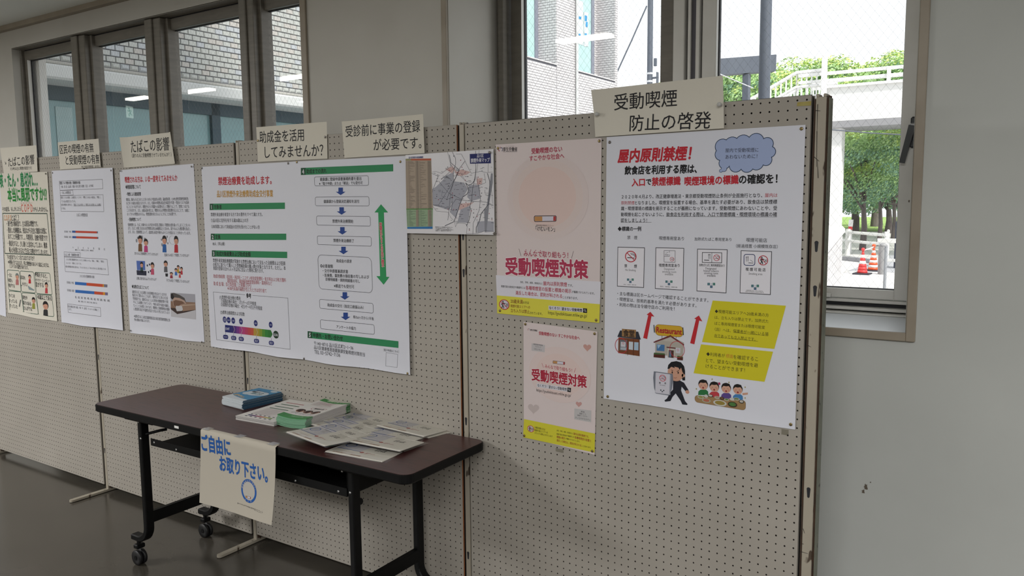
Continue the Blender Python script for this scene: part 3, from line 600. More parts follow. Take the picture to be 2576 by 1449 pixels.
for y0, segs in ((642, ((330, 512, '2d62a8'), (512, 770, 'b8472a'), (770, 790, 'c08a30'), (790, 842, '6d6878'))), (768, ((335, 636, '2d62a8'), (636, 775, 'b8472a'), (775, 806, 'c98a22'), (806, 850, '6b6080')))):
    pt_ = uq('chart_bar')
    for xa_, xb_, cl in segs: g = lambda x: (x - 330) * .085; s.poly([z2(xa_, y0 - 22 + g(xa_)), z2(xb_, y0 - 22 + g(xb_)), z2(xb_, y0 + 24 + g(xb_)), z2(xa_, y0 + 24 + g(xa_))], cl, 1, pt_)
s.finish()
# ---------------------------------------------------------------- poster 3: effects of tobacco
z = Z(300, 430, 6.3); z2 = Z(300, 640, 6.3)
s = sheet_on(PF['P1'], [Z(0, 300, 2.4154)(728, 310), Z(0, 300, 2.4154)(1178, 270), z2(1355, 1392), z2(180, 1242)], 'white poster with red heading, four cartoon scenes and a brown tobacco photograph', 'poster', M_paperw, curl=.008)
s.text("喫煙される方は、いま一度考えてみませんか", z(95, 142), z(925, 108), RED, 1.5, .022)
s.lines(zl(z, [("◆健康影響について", 105, 255, 345, 250), ("・喫煙による健康影響", 118, 368, 348, 364), ("・受動喫煙について", 148, 770, 350, 766)]), '2a2a2e', 1.5, .015)
s.lines(zl(z, [("喫煙は、肺がんをはじめとした多くのがんや虚血性心疾患、脳血管疾患、COPD(慢性閉塞性肺疾患)", 115, 455, 1100, 440), ("など多くの病気の原因となります。また、妊娠中の喫煙は低出生体重児や早産・死産のリスクを高め", 118, 512, 1110, 500), ("ることにもつながります。喫煙がもたらす健康への影響を正しく理解することで、禁煙につなげる", 122, 568, 1112, 562), ("ことが大切です。また、20歳未満の者には、喫煙の大人が喫煙の悪影響を伝えることで、20歳に", 126, 625, 1115, 624), ("なってからの喫煙はもちろん、喫煙経験を持たないようにすることが必要です。", 130, 684, 915, 684),
    ("受動喫煙とは、たばこを吸わない人が自分の意思に関係なく喫煙者の煙を吸ってしまうことをいい", 142, 852, 1130, 858), ("ます。たばこの煙に含まれる化学物質は約5,300種類以上と言われ、周りの人にも悪影響を及ぼし", 145, 908, 1132, 918), ("ます。また、受動喫煙によって、虚血性心疾患や肺がんのリスクが高まることがわかっています。", 150, 965, 1138, 985), ("周りの人に受動喫煙をさせていませんか？", 248, 1305, 620, 1322), ("妊婦さんの近くで喫煙していませんか？", 722, 1330, 1112, 1340)]), '45444a', 1.45)
s.lines(zl(z2, [("近隣に煙が流れ込んでいませんか？", 280, 378, 595, 395), ("子どもの近くで喫煙していませんか？", 752, 408, 1118, 432), ("加熱式たばこの主流煙にも有害物質が含まれていますが、", 210, 588, 760, 640), ("販売されて間もないこともあり、現時点までに得られた科", 216, 642, 775, 694), ("学的知見では、加熱式たばこによる将来の健康影響を予測", 220, 696, 780, 752), ("することは困難とされています。今後も研究や調査を継続し", 225, 750, 800, 815), ("ていくことが必要とされており、喫煙者と受動喫煙者の健康", 228, 808, 802, 870), ("に悪影響を及ぼす可能性が否定できないと考えられています", 234, 862, 804, 925), ("※加熱式たばこは改正健康増進法及び東京都受動喫煙防止条", 240, 975, 812, 1042), ("例の規制の対象になります。", 245, 1032, 490, 1058)]), '45444a', 1.45)
s.text("◆加熱式たばこについて", z2(205, 505), z2(472, 528), '2a2a2e', 1.5, .015)
def blob(x, y, rx, ry, c, zz, lay=.8): s.disc(zz(x, y), rx / 6.3, ry / 6.3, c, lay, uq('smoke_puff'), 10)
for q in ((280, 1105, 14, 30), (300, 1060, 14, 20), (365, 1050, 15, 30), (412, 1080, 16, 25), (675, 1090, 10, 18), (765, 1042, 10, 20), (685, 1170, 14, 28), (775, 1145, 10, 18)): blob(*q, '84858c', z)
for a in ((338, 1095, 34, 62, '6b4a2a'), (428, 1135, 33, 52, 'b03a72'), (722, 1100, 34, 65, '1d5596'), (908, 1105, 33, 65, 'a8222c')): person(s, z, *a)
s.ring(z(850, 1095), 55 / 6.3, 70 / 6.3, .04, '77777c', 1, 'cartoon_scene')
s.poly([z2(278, 100), z2(412, 105), z2(418, 250), z2(288, 248)], '4c66a8', .7, 'cartoon_scene'); s.poly([z2(280, 250), z2(436, 262), z2(436, 335), z2(285, 325)], '23263a', 1, 'cartoon_scene')
for a in ((362, 165, 24, 42, '2a4640'), (532, 180, 28, 48, 'b84a66'), (742, 150, 30, 45, '55555a'), (832, 308, 24, 24, '8a3040'), (905, 250, 22, 28, '3a6ab0'), (940, 205, 20, 30, 'b8962a'), (992, 232, 20, 30, 'b03040'), (965, 300, 18, 24, 'b84a4a')): person(s, z2, *a)
for q in ((450, 175), (485, 160), (470, 280), (500, 262)): blob(q[0], q[1], 10, 18, '22253a', z2)
s.poly([z2(735, 300), z2(778, 302), z2(775, 352), z2(740, 350)], '1d1d22', 1, 'cartoon_scene')
T = lambda pts, c, l=1: s.poly([z2(*p) for p in pts], c, l, 'tobacco_photograph')
T([(818, 605), (1205, 630), (1222, 1030), (828, 985)], '9b9aa2', .5); T([(820, 870), (1218, 880), (1222, 1030), (828, 985)], 'b3b1b6', .8)
T([(820, 740), (1210, 760), (1216, 880), (822, 860)], '7e6250', 1); T([(820, 845), (1216, 880), (1050, 920), (925, 945), (825, 870)], '3a2a26', 1.1)
T([(820, 620), (870, 608), (960, 640), (1040, 690), (1070, 770), (1000, 790), (880, 700), (822, 690)], '4c4644', 1.3); T([(820, 640), (850, 615), (880, 680), (850, 715), (822, 690)], '1f1a1c', 1.5)
T([(850, 720), (880, 680), (960, 690), (1040, 730), (1070, 780), (1000, 790), (1020, 840), (900, 850), (860, 800)], 'a88e80', 1.6); T([(862, 740), (900, 720), (1000, 740), (1050, 775), (990, 790), (900, 845), (868, 800)], '6d5040', 1.8)
T([(990, 790), (1210, 765), (1216, 875), (1010, 900)], '8d7260', 2); T([(1000, 800), (1210, 790), (1210, 800), (1000, 815)], 'b09a88', 2.2); T([(905, 815), (1000, 815), (1015, 870), (1000, 895), (920, 900), (900, 850)], 'b8b6b8', 2.4)
s.finish()
# ---------------------------------------------------------------- poster 4: grant information
z = Z(500, 280, 2.1304); z7 = Z(510, 620, 5.177)
s = sheet_on(PF['P2'] if False else PF['P2'], [z(24, 298), z(525, 270), z(572, 1328), z(75, 1258)], 'white poster with red title, green numbered bars and a rainbow arrow', 'poster', M_paperw, off=.010, curl=.01)
s.text("禁煙治療費を助成します。", z(115, 374), z(400, 368), RED, 1.25, .022)
s.text("品川区禁煙外来治療費助成金交付事業", z(108, 443), z(408, 440), 'b98a2a', 1.45, .02)
def bar(s, z, num, title, x0, y0, x1, y1, h, xn, xt):
    """green numbered bar; y at the left/right top edges, h height"""
    g = lambda x: y0 + (y1 - y0) * (x - x0) / (x1 - x0); gb = uq('green_bar')
    s.poly([z(x0, y0), z(x1, y1), z(x1, y1 + h), z(x0, y0 + h)], '2a7f52', .6, gb); s.poly([z(x0, y0), z(xn, g(xn)), z(xn, g(xn) + h), z(x0, y0 + h)], '17492f', .8, gb)
    w_ = xn - x0; s.text(num, z(x0 + w_ * .28, g(x0) + h * .5), z(x0 + w_ * .72, g(xn) + h * .5), 'c8c6cc', 1.1, .03)
    s.text(title, z(xn + 4, g(xn) + h * .52), z(xt, g(xt) + h * .52), '101a14', 1.2, .025)
bar(s, z, '1', '対象者', 69, 495, 472, 489, 34, 89, 133); bar(s, z, '2', '定員', 75, 655, 479, 655, 34, 96, 126); bar(s, z, '3', '助成対象経費および助成金額', 81, 744, 484, 752, 34, 101, 288)
s.lines(zl(z, [("禁煙外来治療を希望する方で次の要件をすべて満たす方。", 75, 553, 352, 552), ("①品川区に住所を有する満20歳以上の方", 76, 584, 276, 584), ("②本事業において助成金の交付を受けたことがない方", 78, 617, 337, 620), ("80人（申込順）", 85, 709, 150, 710)]), k=1.3)
s.lines(zl(z7, [("禁煙外来実施医療機関が実施する禁煙治療において支払った治療費および医師", 158, 178, 1100, 220), ("の処方に基づいて購入した禁煙補助薬の購入費が対象となります。ただし、本", 160, 232, 1105, 280), ("事業の登録の日から６ヶ月以内に支払った費用に限ります。", 162, 280, 818, 318)]), k=1.45)
s.lines(zl(z7, [("助成対象経費：初診料・再診料・ニコチン依存症管理料・処方料および処方箋料", 165, 382, 1108, 436), ("調剤基本料、薬剤服用歴管理指導料・薬剤料など", 345, 440, 928, 480), ("助 成 金 額：自己負担額（上限額1万円）", 166, 478, 655, 508), ("※100円未満の端数が生じたときは切り捨て", 348, 540, 855, 575)]), col='a84850', k=1.4)
s.stroke([z7(575, 626), z7(162, 590), z7(205, 1210), z7(1163, 1335), z7(1132, 668), z7(672, 634)], .7, '3a3a40', part='text_frame'); s.text("参考", z7(592, 636), z7(655, 640), K0, 1.3, .03)
s.lines(zl(z7, [("(1)禁煙外来治療の費用", 243, 655, 515, 675), ("①保険診療の場合：1万3千～3万円程度", 262, 706, 722, 742), ("②保険外診療の場合：4万3千～9万2千円程度", 262, 752, 800, 802), ("(2)標準治療期間および回数", 255, 850, 570, 880)]), k=1.35)
# rainbow arrow
cols = ['1c2468', '1c2468', '2c2468', '4a2a74', '6d2f7c', '93357c', 'a83a70', 'ab3a5c', 'b04048', 'b54c3c', 'a88838', 'a08c30', '7c8c2c', '4c8430', '2f7a34', '2a6e30']
top = lambda x: 1016 + (x - 315) * .115; bot = lambda x: 1110 + (x - 315) * .123
for i, cl in enumerate(cols):
    a, c = 315 + i * 37.2, 315 + (i + 1) * 37.2; s.poly([z7(a, top(a)), z7(c, top(c)), z7(c, bot(c)), z7(a, bot(a))], cl, .6, 'rainbow_arrow')
s.poly([z7(910, top(910)), z7(934, 1138), z7(912, bot(912))], '2a6e30', .6, 'rainbow_arrow')
for x in (430, 530, 728): s.stroke([z7(x - 8, top(x)), z7(x + 12, (top(x) + bot(x)) / 2), z7(x - 8, bot(x))], 1.0, 'b8a8a0', 1, 'rainbow_arrow')
s.text("START", z7(322, 1066), z7(375, 1068), 'c8c8d0', 1.5, .02)
for x, y, t in ((310, 948, '1週'), (362, 955, '医療機関'), (422, 962, '2週後'), (522, 972, '4週後'), (714, 995, '8週後'), (909, 1016, '12週後')): s.disc(z7(x, y), 24 / 5.177, 40 / 5.177, '1c2468', .8, uq('week_bubble')); s.text(t, z7(x - 15, y), z7(x + 15, y + 2), 'b8b8c8', 1.4)
for x, y, t in ((322, 1172, '初回診療'), (427, 1186, '再診'), (525, 1198, '再診'), (724, 1224, '再診'), (917, 1250, '再診')):
    s.rrect([z7(x - 33, y - 28), z7(x + 33, y - 22), z7(x + 35, y + 32), z7(x - 31, y + 26)], 0, K0, .45, '1c2468', 1.3, uq('visit_bubble')); s.text(t, z7(x - 22, y), z7(x + 22, y + 4), 'b8b8c8', 1.1, lay=2); s.stroke([z7(x, y - 60), z7(x, y - 24)], .7, '1c2468', 1, 'rainbow_arrow')
s.disc(z7(978, 1144), 36 / 5.177, 50 / 5.177, '1a3424', .8, 'rainbow_arrow'); s.text("GOAL!", z7(948, 1142), z7(1008, 1148), 'c8c8d0', 1.5, .02)
s.finish()
# ---------------------------------------------------------------- poster 5: flow chart
s = sheet_on(PF['P2'], [z(525, 270), z(1118, 240), z(1142, 1410), z(572, 1328)], 'white flow chart poster with rounded boxes and a tall green double arrow', 'poster', M_paperw, off=.0104, curl=.006)
bar(s, z, '4', '助成までの流れ', 558, 304, 1052, 284, 38, 584, 695); bar(s, z, '5', '申請先・お問い合わせ', 594, 1176, 1080, 1230, 36, 619, 782)
BL = '1f3f86'
boxes = [((630, 352, 919, 345), 50), ((634, 460, 922, 457), 48), ((641, 561, 929, 563), 50), ((645, 667, 934, 672), 48), ((657, 1006, 944, 1028), 50), ((661, 1115, 950, 1142), 50)]
for (x0, y0, x1, y1), h in boxes: s.rrect([z(x0, y0), z(x1, y1), z(x1 + 2, y1 + h + 2), z(x0 + 2, y0 + h - 2)], .9, '3a3a42', .22, part=uq('flow_box'))
s.rrect([z(648, 768), z(935, 783), z(942, 972), z(655, 950)], .9, '3a3a42', .15, part=uq('flow_box'))
for x, y in ((771, 429), (776, 534), (780, 640), (786, 745), (793, 988), (797, 1097)):
    s.poly([z(x - 12, y - 20), z(x + 12, y - 20), z(x + 12, y + 2), z(x + 26, y + 2), z(x, y + 20), z(x - 26, y + 2), z(x - 12, y + 2)], BL, 1, uq('blue_arrow'))
s.poly([z(987, 498), z(1025, 542), z(1002, 542), z(1015, 886), z(1032, 886), z(1001, 928), z(962, 882), z(982, 882), z(972, 542), z(952, 542)], '2a8f55', .8, 'green_arrow')
for i, ch in enumerate("登録日から６ヶ月以内に請求"):
    t = i / 12; x = 985 + 12 * t; y = 606 + 217 * t
    s.text(ch, z(x - 7.5, y), z(x + 7.5, y), 'b8424c', 1.1, .03, lay=2, halo=(.09, 'c9bcb8'))
s.lines(zl(z, [("健康課に登録申請書兼確約書を提出", 660, 365, 882, 360), ("※「電子申請」または「郵送」でも受付可", 656, 388, 888, 383), ("健康課から登録決定通知を送付", 680, 483, 870, 482), ("禁煙外来治療開始", 727, 588, 838, 589), ("禁煙外来治療終了", 732, 691, 842, 694), ("助成金の請求", 748, 800, 830, 803), ("◎必要書類", 662, 827, 729, 830), ("・交付申請書兼請求書", 675, 853, 810, 858), ("・医療費、薬剤費の領収書の写しおよび", 676, 877, 923, 887), ("診療明細書・調剤明細書の写し", 690, 898, 874, 910), ("※郵送でも受付可", 735, 934, 843, 939), ("助成金の交付（指定口座振込み）", 700, 1036, 893, 1050), ("アンケートの協力", 748, 1152, 852, 1162)]), k=1.05, bold=.008)
s.lines(zl(z, [("概ね6ヶ月から1年後", 838, 1100, 948, 1110), ("〒140−8715 品川区広町2−1−36", 628, 1240, 838, 1266), ("品川区健康推進部健康課受動喫煙対策担当", 628, 1262, 900, 1302), ("TEL 03−5742−7136", 630, 1286, 768, 1304), ("［電子申請はこちら］", 1000, 1276, 1082, 1286)]), k=1.15)
s.stroke([z(1014, 1290), z(1076, 1300), z(1073, 1370), z(1012, 1362)], .6, '5a5a60', closed=True, part='text_frame')
s.finish()
# ---------------------------------------------------------------- clinic map (over the P2/P3 joint)
z = Z(1025, 370, 6.0376)
s = sheet_on(PF['P2'], [z(12, 125), z(1345, 32), z(1365, 1332), z(35, 1305)], 'street map sheet with a striped table of clinics down its left side', 'map', mat('map_paper', 'd2d0d4', .35, spec=.5), name='map_sheet', off=.016, curl=0)
s.poly([z(15, 180), z(402, 175), z(430, 930), z(25, 935)], 'a39484', .3, 'clinic_table'); s.poly([z(25, 935), z(428, 932), z(425, 1220), z(40, 1240)], '8ba183', .3, 'clinic_table'); s.poly([z(40, 1212), z(425, 1205), z(425, 1240), z(42, 1240)], '2a6ea8', .5, 'clinic_table')
s.poly([z(98, 180), z(402, 175), z(402, 205), z(98, 205)], 'b0573c', .5, 'clinic_table'); s.poly([z(15, 182), z(98, 180), z(98, 205), z(16, 208)], '8a8a60', .5, 'clinic_table'); s.poly([z(28, 935), z(428, 932), z(428, 945), z(28, 948)], '3f7a34', .6, 'clinic_table')
random.seed(5)
for x, c in ((165, '8f8274'), (345, '8f8274')): s.poly([z(x, 210), z(x + 55 if x > 300 else x + 42, 210), z(x + 65 if x > 300 else x + 50, 1205), z(x + 10, 1205)], c, .4, 'clinic_table')
for k in range(82):
    y = 222 + k * 12.1; L = 'clinic_table'; o_ = (y - 180) * .022
    if 925 < y < 955 or y > 1200: continue
    for xa_, mx_ in ((22, 14), (48, random.uniform(20, 110)), (180, 30), (218, random.uniform(20, 110) if k % 3 else 20), (352, 44)):
        s.poly([z(xa_ + o_, y), z(xa_ + o_ + mx_, y), z(xa_ + o_ + mx_, y + 4.5), z(xa_ + o_, y + 4.5)], '6a6058' if y < 930 else '5a6a58', .6, L)
s.text("品川区禁煙外来医療機関", z(62, 162), z(280, 156), '2a2f6e', 1.2, .02)
for q in ([(480, 600), (640, 440), (740, 520), (735, 760), (680, 960), (430, 880), (420, 640)], [(740, 520), (900, 540), (960, 640), (860, 800), (780, 1080), (690, 990), (735, 760)], [(970, 580), (1130, 570), (1150, 780), (1010, 820), (950, 760)], [(1100, 1130), (1225, 1120), (1220, 1270), (1100, 1300)], [(560, 470), (740, 380), (740, 510), (640, 470)], [(1230, 1120), (1350, 1130), (1350, 1280), (1240, 1290)], [(860, 900), (1000, 900), (960, 1150), (800, 1140)]):
    s.poly([z(*p) for p in q], '9fa0aa', .3, 'map_areas')
s.poly([z(1205, 940), z(1240, 930), z(1290, 550), z(1310, 400), z(1335, 400), z(1335, 545), z(1285, 830), z(1240, 1290), z(1215, 1290)], '85868e', .4, 'map_areas')
for q in ([(700, 250), (790, 380), (860, 340), (1000, 380), (940, 420), (850, 440), (790, 430)], [(620, 340), (700, 300), (760, 330), (720, 400)], [(840, 860), (1050, 840), (960, 900), (820, 960)], [(1090, 480), (1180, 470), (1170, 560), (1100, 580)]): s.poly([z(*p) for p in q], 'c6a9a6', .5, 'map_areas')
road = '4a4b54'
for w_, pts in ((.9, [(720, 70), (770, 170), (775, 250), (740, 380), (740, 540), (700, 680), (680, 880), (655, 1110)]), (1.2, [(680, 120), (700, 240), (830, 350), (740, 540), (640, 790)]), (1.5, [(1078, 370), (1065, 500), (1020, 560), (965, 580), (925, 545)]), (1.5, [(925, 545), (975, 650), (950, 710), (880, 760), (850, 840), (800, 980), (750, 1130), (610, 1195)]), (1.2, [(1078, 330), (1075, 420), (1030, 640), (1018, 800), (985, 905), (1010, 960), (980, 1100), (935, 1200)]), (1.7, [(1255, 400), (1290, 520), (1290, 700), (1270, 870), (1160, 1010), (1130, 1130), (1085, 1220), (1085, 1300)]), (.9, [(1090, 450), (1130, 640), (1150, 780)]), (.9, [(850, 390), (925, 520), (850, 440)]), (.9, [(915, 215), (830, 330), (765, 480), (515, 880), (430, 880)]), (.8, [(430, 880), (600, 910), (680, 930), (780, 790), (990, 820), (1230, 835), (1340, 880)]),
               (.8, [(410, 400), (510, 445), (430, 640), (420, 690)]), (.8, [(515, 515), (600, 620), (670, 700), (860, 790)]), (.8, [(560, 490), (740, 330), (690, 260)]), (.6, [(650, 70), (690, 240), (700, 300), (560, 400), (470, 370), (420, 380)]), (.6, [(780, 110), (860, 110), (910, 200), (950, 290), (1010, 400), (1100, 380), (1160, 370), (1250, 390), (1335, 380)]), (.6, [(430, 900), (480, 970), (660, 990), (700, 1070), (760, 1130), (770, 1210), (800, 1150), (920, 1160), (950, 1200), (935, 1310), (1100, 1310), (1230, 1265), (1350, 1280)]), (.8, [(720, 720), (720, 900), (690, 990)]), (.8, [(1150, 780), (1130, 960), (1040, 1150), (1035, 1320)]), (.6, [(580, 650), (560, 740), (640, 800), (720, 760)]), (.6, [(1215, 650), (1215, 700), (1270, 700)]), (.6, [(1205, 400), (1230, 540), (1090, 600), (960, 620)]), (.6, [(1310, 560), (1335, 860)]), (1.0, [(1075, 60), (1078, 370)]), (.6, [(1270, 60), (1265, 380)]), (.6, [(1130, 50), (1095, 370)])):
    s.stroke([z(*p) for p in pts], w_, road, 1, 'map_roads')
for k in range(150):
    x, y = random.uniform(440, 1330), random.uniform(300, 1180)
    if x < 700 and y > 950: continue
    w_ = random.uniform(14, 46); s.poly([z(x, y), z(x + w_, y), z(x + w_, y + 5), z(x, y + 5)], '55565e', 1.2, 'map_labels')
for k, (x, y) in enumerate([(745, 140), (850, 202), (655, 308), (680, 355), (760, 315), (870, 308), (888, 345), (805, 385), (800, 415), (915, 395), (960, 450), (1115, 458), (1145, 522), (1138, 548), (855, 545), (920, 505), (668, 590), (725, 700), (760, 735), (728, 762), (488, 748), (515, 798), (642, 795), (930, 838), (865, 868), (890, 895), (962, 878), (1010, 968), (1045, 1000), (745, 948), (785, 948), (1100, 1052), (1048, 1065), (1075, 735), (1158, 745), (1282, 1008), (1322, 1080), (1322, 1100), (982, 1240), (982, 1260), (1168, 700), (658, 942), (560, 485)]):
    s.disc(z(x, y), 1.1, 1.25, '8a2f3c' if k % 2 else '33303c', 1.4, 'map_labels', 8)
s.poly([z(988, 108), z(1305, 95), z(1308, 248), z(992, 255)], '20265f', 1.3, 'map_title'); s.text("品川区", z(1098, 136), z(1198, 132), 'c9c8d0', 1.3, .02, 2.2, 'map_title'); s.text("禁煙外来マップ", z(1005, 208), z(1290, 195), 'c9c8d0', 1.35, .028, 2.2, 'map_title')
s.lines(zl(z, [("※治療内容等、詳しくは各医療機関にお問い合わせください。", 462, 1210, 735, 1218), ("※予約が必要な場合がありますので、ご確認ください。", 466, 1230, 712, 1236), ("※「医療機関名」は品川区禁煙治療費助成制度の対象です。", 466, 1250, 738, 1256), ("　医療機関によって、健康保険等が使えない場合があります。", 470, 1268, 708, 1272)]), k=1.4)
s.finish()
# ---------------------------------------------------------------- shared print: prohibition rings, search box
def nosmoke(s, c, r, part='symbols', lay=2, q=1.0):
    part = uq('no_smoking_symbol')
    x, y = c; X = lambda a, b: (x + a * r * q, y + b * r)
    s.poly([X(-.6, .12), X(.62, .2), X(.62, .32), X(-.6, .26)], K0, lay, part); s.poly([X(.68, .2), X(.76, .2), X(.76, .33), X(.68, .33)], K0, lay, part)
    s.stroke([X(.68, .05), X(.6, -.25), X(.2, -.35), X(-.05, -.6)], r * .09, K0, lay, part); s.stroke([X(.8, .08), X(.78, -.3), X(.4, -.5), X(.15, -.62)], r * .07, K0, lay, part)
    s.stroke([X(-.62, -.62), X(.64, .64)], r * .14, 'b02a38', lay + .3, part); s.ring(c, r * q, r, .16, 'b02a38', lay + .4, part)
def no20(s, c, r, part='symbols', lay=2, fill=None):
    part = uq('under_twenty_symbol')
    x, y = c; X = lambda a, b: (x + a * r, y + b * r)
    if fill: s.disc(c, r * .98, r * .98, fill, lay - .4, part)
    s.disc(X(-.25, -.6), r * .14, r * .14, K0, lay, part, 10)
    for pts in ([(-.25, -.42), (-.3, .1)], [(-.3, .1), (-.1, .4), (-.12, .75)], [(-.3, .1), (-.4, .5), (-.6, .7)], [(-.28, -.35), (-.5, -.1), (-.52, .08)], [(-.2, -.35), (.05, -.15), (.12, -.28)]): s.stroke([X(*p) for p in pts], r * .17, K0, lay, part)
    s.text("20", X(.22, .02), X(.78, .04), K0, 1.1, .02, lay); s.stroke([X(-.66, -.62), X(.62, .66)], r * .13, 'b02a38', lay + .3, part); s.ring(c, r, r, .15, 'b02a38', lay + .4, part)
def cigarette(s, quad, part='cigarette_symbol', lay=1.2):
    q = quad; L = lambda t, u: tuple(q[0][i] * (1 - t) * (1 - u) + q[1][i] * t * (1 - u) + q[2][i] * t * u + q[3][i] * (1 - t) * u for i in (0, 1))
    for a, b_, c in ((0, .36, 'b5834e'), (.36, .88, 'c4c0cc'), (.88, 1, 'a83c3c')): s.poly([L(a, 0), L(b_, 0), L(b_, 1), L(a, 1)], c, lay, part)
    s.rrect([L(-.02, -.12), L(1.02, -.12), L(1.02, 1.12), L(-.02, 1.12)], abs(q[3][1] - q[0][1]) * .14, '1c1b2c', .25, lay=lay + 1, part=part)
def logo(s, z, k, x, y, r):
    """ring-shaped mark and ministry name"""
    s.ring(z(x + r * .9, y), r * 1.0 / k, r * 1.5 / k, .32, '39466e', 1.2, 'ministry_mark', 18, -80, 150); s.ring(z(x - r * .8, y), r * .8 / k, r * 1.5 / k, .45, 'a84a50', 1.2, 'ministry_mark', 18, 110, 290); s.disc(z(x - r * .1, y - r * 1.5), r * .35 / k, r * .4 / k, 'a84a50', 1.2, 'ministry_mark', 10)
# ---------------------------------------------------------------- large pink poster
z = Z(1020, 340, 3.0185); z8 = Z(1230, 620, 6.9)
s = sheet_on(PF['P3'], [z(688, 72), z(1492, 22), z(1475, 1425), z(700, 1352)], 'large pink poster with a lilac tint, red title and yellow foot band', 'poster', M_pinkp, off=.0022, curl=0, warp=None if 1 else lambda u, t: .0008 * math.cos(min(1, abs(t - .49) / .5) * 3.1))
for r, c in ((1.0, 'cdbfbd'), (.86, 'cebeba'), (.7, 'd0b9b3')): s.disc(z(1075, 470), 320 * r / 3.0185, 330 * r / 3.0185, c, .05 + (1 - r) * .6, 'tinted_disc', 40)
s.text("受動喫煙のない", z(960, 122), z(1192, 104), 'a8364e', 1.15, .022); s.text("すこやかな社会へ", z(945, 178), z(1208, 156), 'a8364e', 1.1, .022)
logo(s, z, 3.0185, 724, 108, 10); s.text("厚生労働省", z(745, 108), z(852, 106), K0, 1.25, .012); s.stroke([z(745, 128), z(852, 125)], .6, K0); s.text("ひと、くらし、みらいのために", z(765, 84), z(828, 84), K0, 1)
cigarette(s, [z(984, 618), z(1146, 616), z(1145, 650), z(985, 652)])
s.text("受動喫煙対策推進マスコット", z(995, 684), z(1128, 688), K0, 1.1); s.text("「けむいモン」", z(992, 708), z(1138, 714), K0, 1.3, .02)
PK = 'a63350'
s.text("みんなで取り組もう！", z8(612, 118), z8(1382, 152), PK, 1.15, .012)
for x, y in ((650, 58), (734, 62), (818, 66), (902, 70)): s.disc(z8(x, y), 1.1, 1.1, PK, 1, 'graphics', 8)
s.stroke([z8(528, 38), z8(562, 162)], .8, '4a3038'); s.stroke([z8(1475, 78), z8(1440, 205)], .8, '4a3038')
s.text("受動喫煙対策", z8(300, 338), z8(1725, 402), PK, 1.15, .034, lay=4, part='title_lettering', halo=(.068, 'e2d8da'))
s.poly([z(690, 1062), z(1485, 1112), z(1480, 1283), z(697, 1216)], 'cfcdd5', .6, 'white_band'); s.poly([z(697, 1216), z(1480, 1283), z(1475, 1425), z(700, 1352)], 'cec643', .6, 'yellow_band')
s.lines(zl(z8, [("会社、学校、病院、飲食店など", 552, 615, 940, 645), ("です。", 1375, 672, 1465, 680), ("喫煙可能な飲食店や事業所には", 220, 690, 635, 718), ("が義務づけられています。", 1450, 785, 1840, 815), ("ことがあります。", 1288, 880, 1550, 900)]), k=1.15, bold=.015)
s.lines(zl(z8, [("屋内は原則禁煙", 950, 638, 1362, 660), ("各種喫煙室の設置と標識の掲示", 645, 715, 1438, 775), ("違反した場合は、罰則が科される", 470, 800, 1278, 862)]), col='a02c40', k=1.15, bold=.018)
no20(s, z8(274, 1008), 13, fill='c4c0c8')
s.lines(zl(z8, [("20歳未満", 385, 945, 595, 962), ("喫煙可能エリアへの", 385, 1030, 722, 1055), ("立ち入りは禁止", 385, 1108, 712, 1132)]), col='7c4a1a', k=1.2, bold=.02)
s.lines(zl(z8, [("の方は", 600, 970, 702, 976), ("されています。", 715, 1150, 935, 1168)]), k=1.2, bold=.015)
def search(s, q, qi, url, u0, u1):
    s.poly([q[0], q[1], q[2], q[3]], 'c9c7cf', 1, 'search_box'); s.poly(qi, '17161a', 1.4, 'search_box')
    cx = sum(p[0] for p in qi) / 4; cy = sum(p[1] for p in qi) / 4; r = abs(qi[1][0] - qi[0][0]) * .24
    s.ring((cx - r * .2, cy - r * .3), r, r, .3, 'c9c7cf', 2, 'search_box', 16); s.stroke([(cx + r * .4, cy + r * .4), (cx + r * 1.3, cy + r * 1.4)], r * .4, 'c9c7cf', 2, 'search_box')
    s.text("https://jyudokitsuen.mhlw.go.jp/", u0, u1, K0, 1.3, .008)
search(s, [z8(1042, 1025), z8(1640, 1070), z8(1640, 1142), z8(1042, 1098)], [z8(1640, 1070), z8(1712, 1076), z8(1712, 1155), z8(1640, 1148)], 0, z8(1035, 1142), z8(1712, 1202))
s.text("なくそう！望まない受動喫煙", z8(1055, 1062), z8(1625, 1108), K0, 1.1, .025)
s.finish()
# ---------------------------------------------------------------- small pink poster
z = Z(1240, 760, 3.622); zp = Z(1300, 800, 4.14)
s = sheet_on(PF['P3'], [z(282, 178), z(955, 268), z(930, 1390), z(285, 1222)], 'smaller pink poster with hearts and a yellow foot band, below the large one', 'poster', M_pinkp, off=.0022, curl=0, warp=None if 1 else lambda u, t: .0006 * math.cos(min(1, abs(t - .47) / .5) * 3.1))
for r, c in ((1.0, 'cebdba'), (.75, 'cfbab5')): s.disc(zp(445, 590), 330 * r / 4.14, 290 * r / 4.14, c, .05 + (1 - r) * .6, 'tinted_disc', 40)
def heart(x, y, k, c):
    pts = []
    for i in range(24):
        t = 2 * math.pi * i / 24; pts.append(zp(x + k * 16 * math.sin(t) ** 3, y + (x and .1 * k * 16 * math.sin(t) ** 3) - k * (13 * math.cos(t) - 5 * math.cos(2 * t) - 2 * math.cos(3 * t) - math.cos(4 * t))))
    s.poly(pts, c, .3, uq('heart'))
heart(738, 305, 2.6, 'b98f86'); heart(178, 940, 3.6, 'b7aaa8'); heart(650, 895, 2.0, 'b98f8a')
logo(s, zp, 4.14, 127, 118, 6); s.text("厚生労働省", zp(145, 123), zp(218, 130), K0, 1.2, .012)
s.text("受動喫煙のない すこやかな社会へ", zp(235, 156), zp(660, 208), 'a8283e', 1.25, .02)
cigarette(s, [zp(384, 446), zp(504, 460), zp(502, 482), zp(382, 468)])
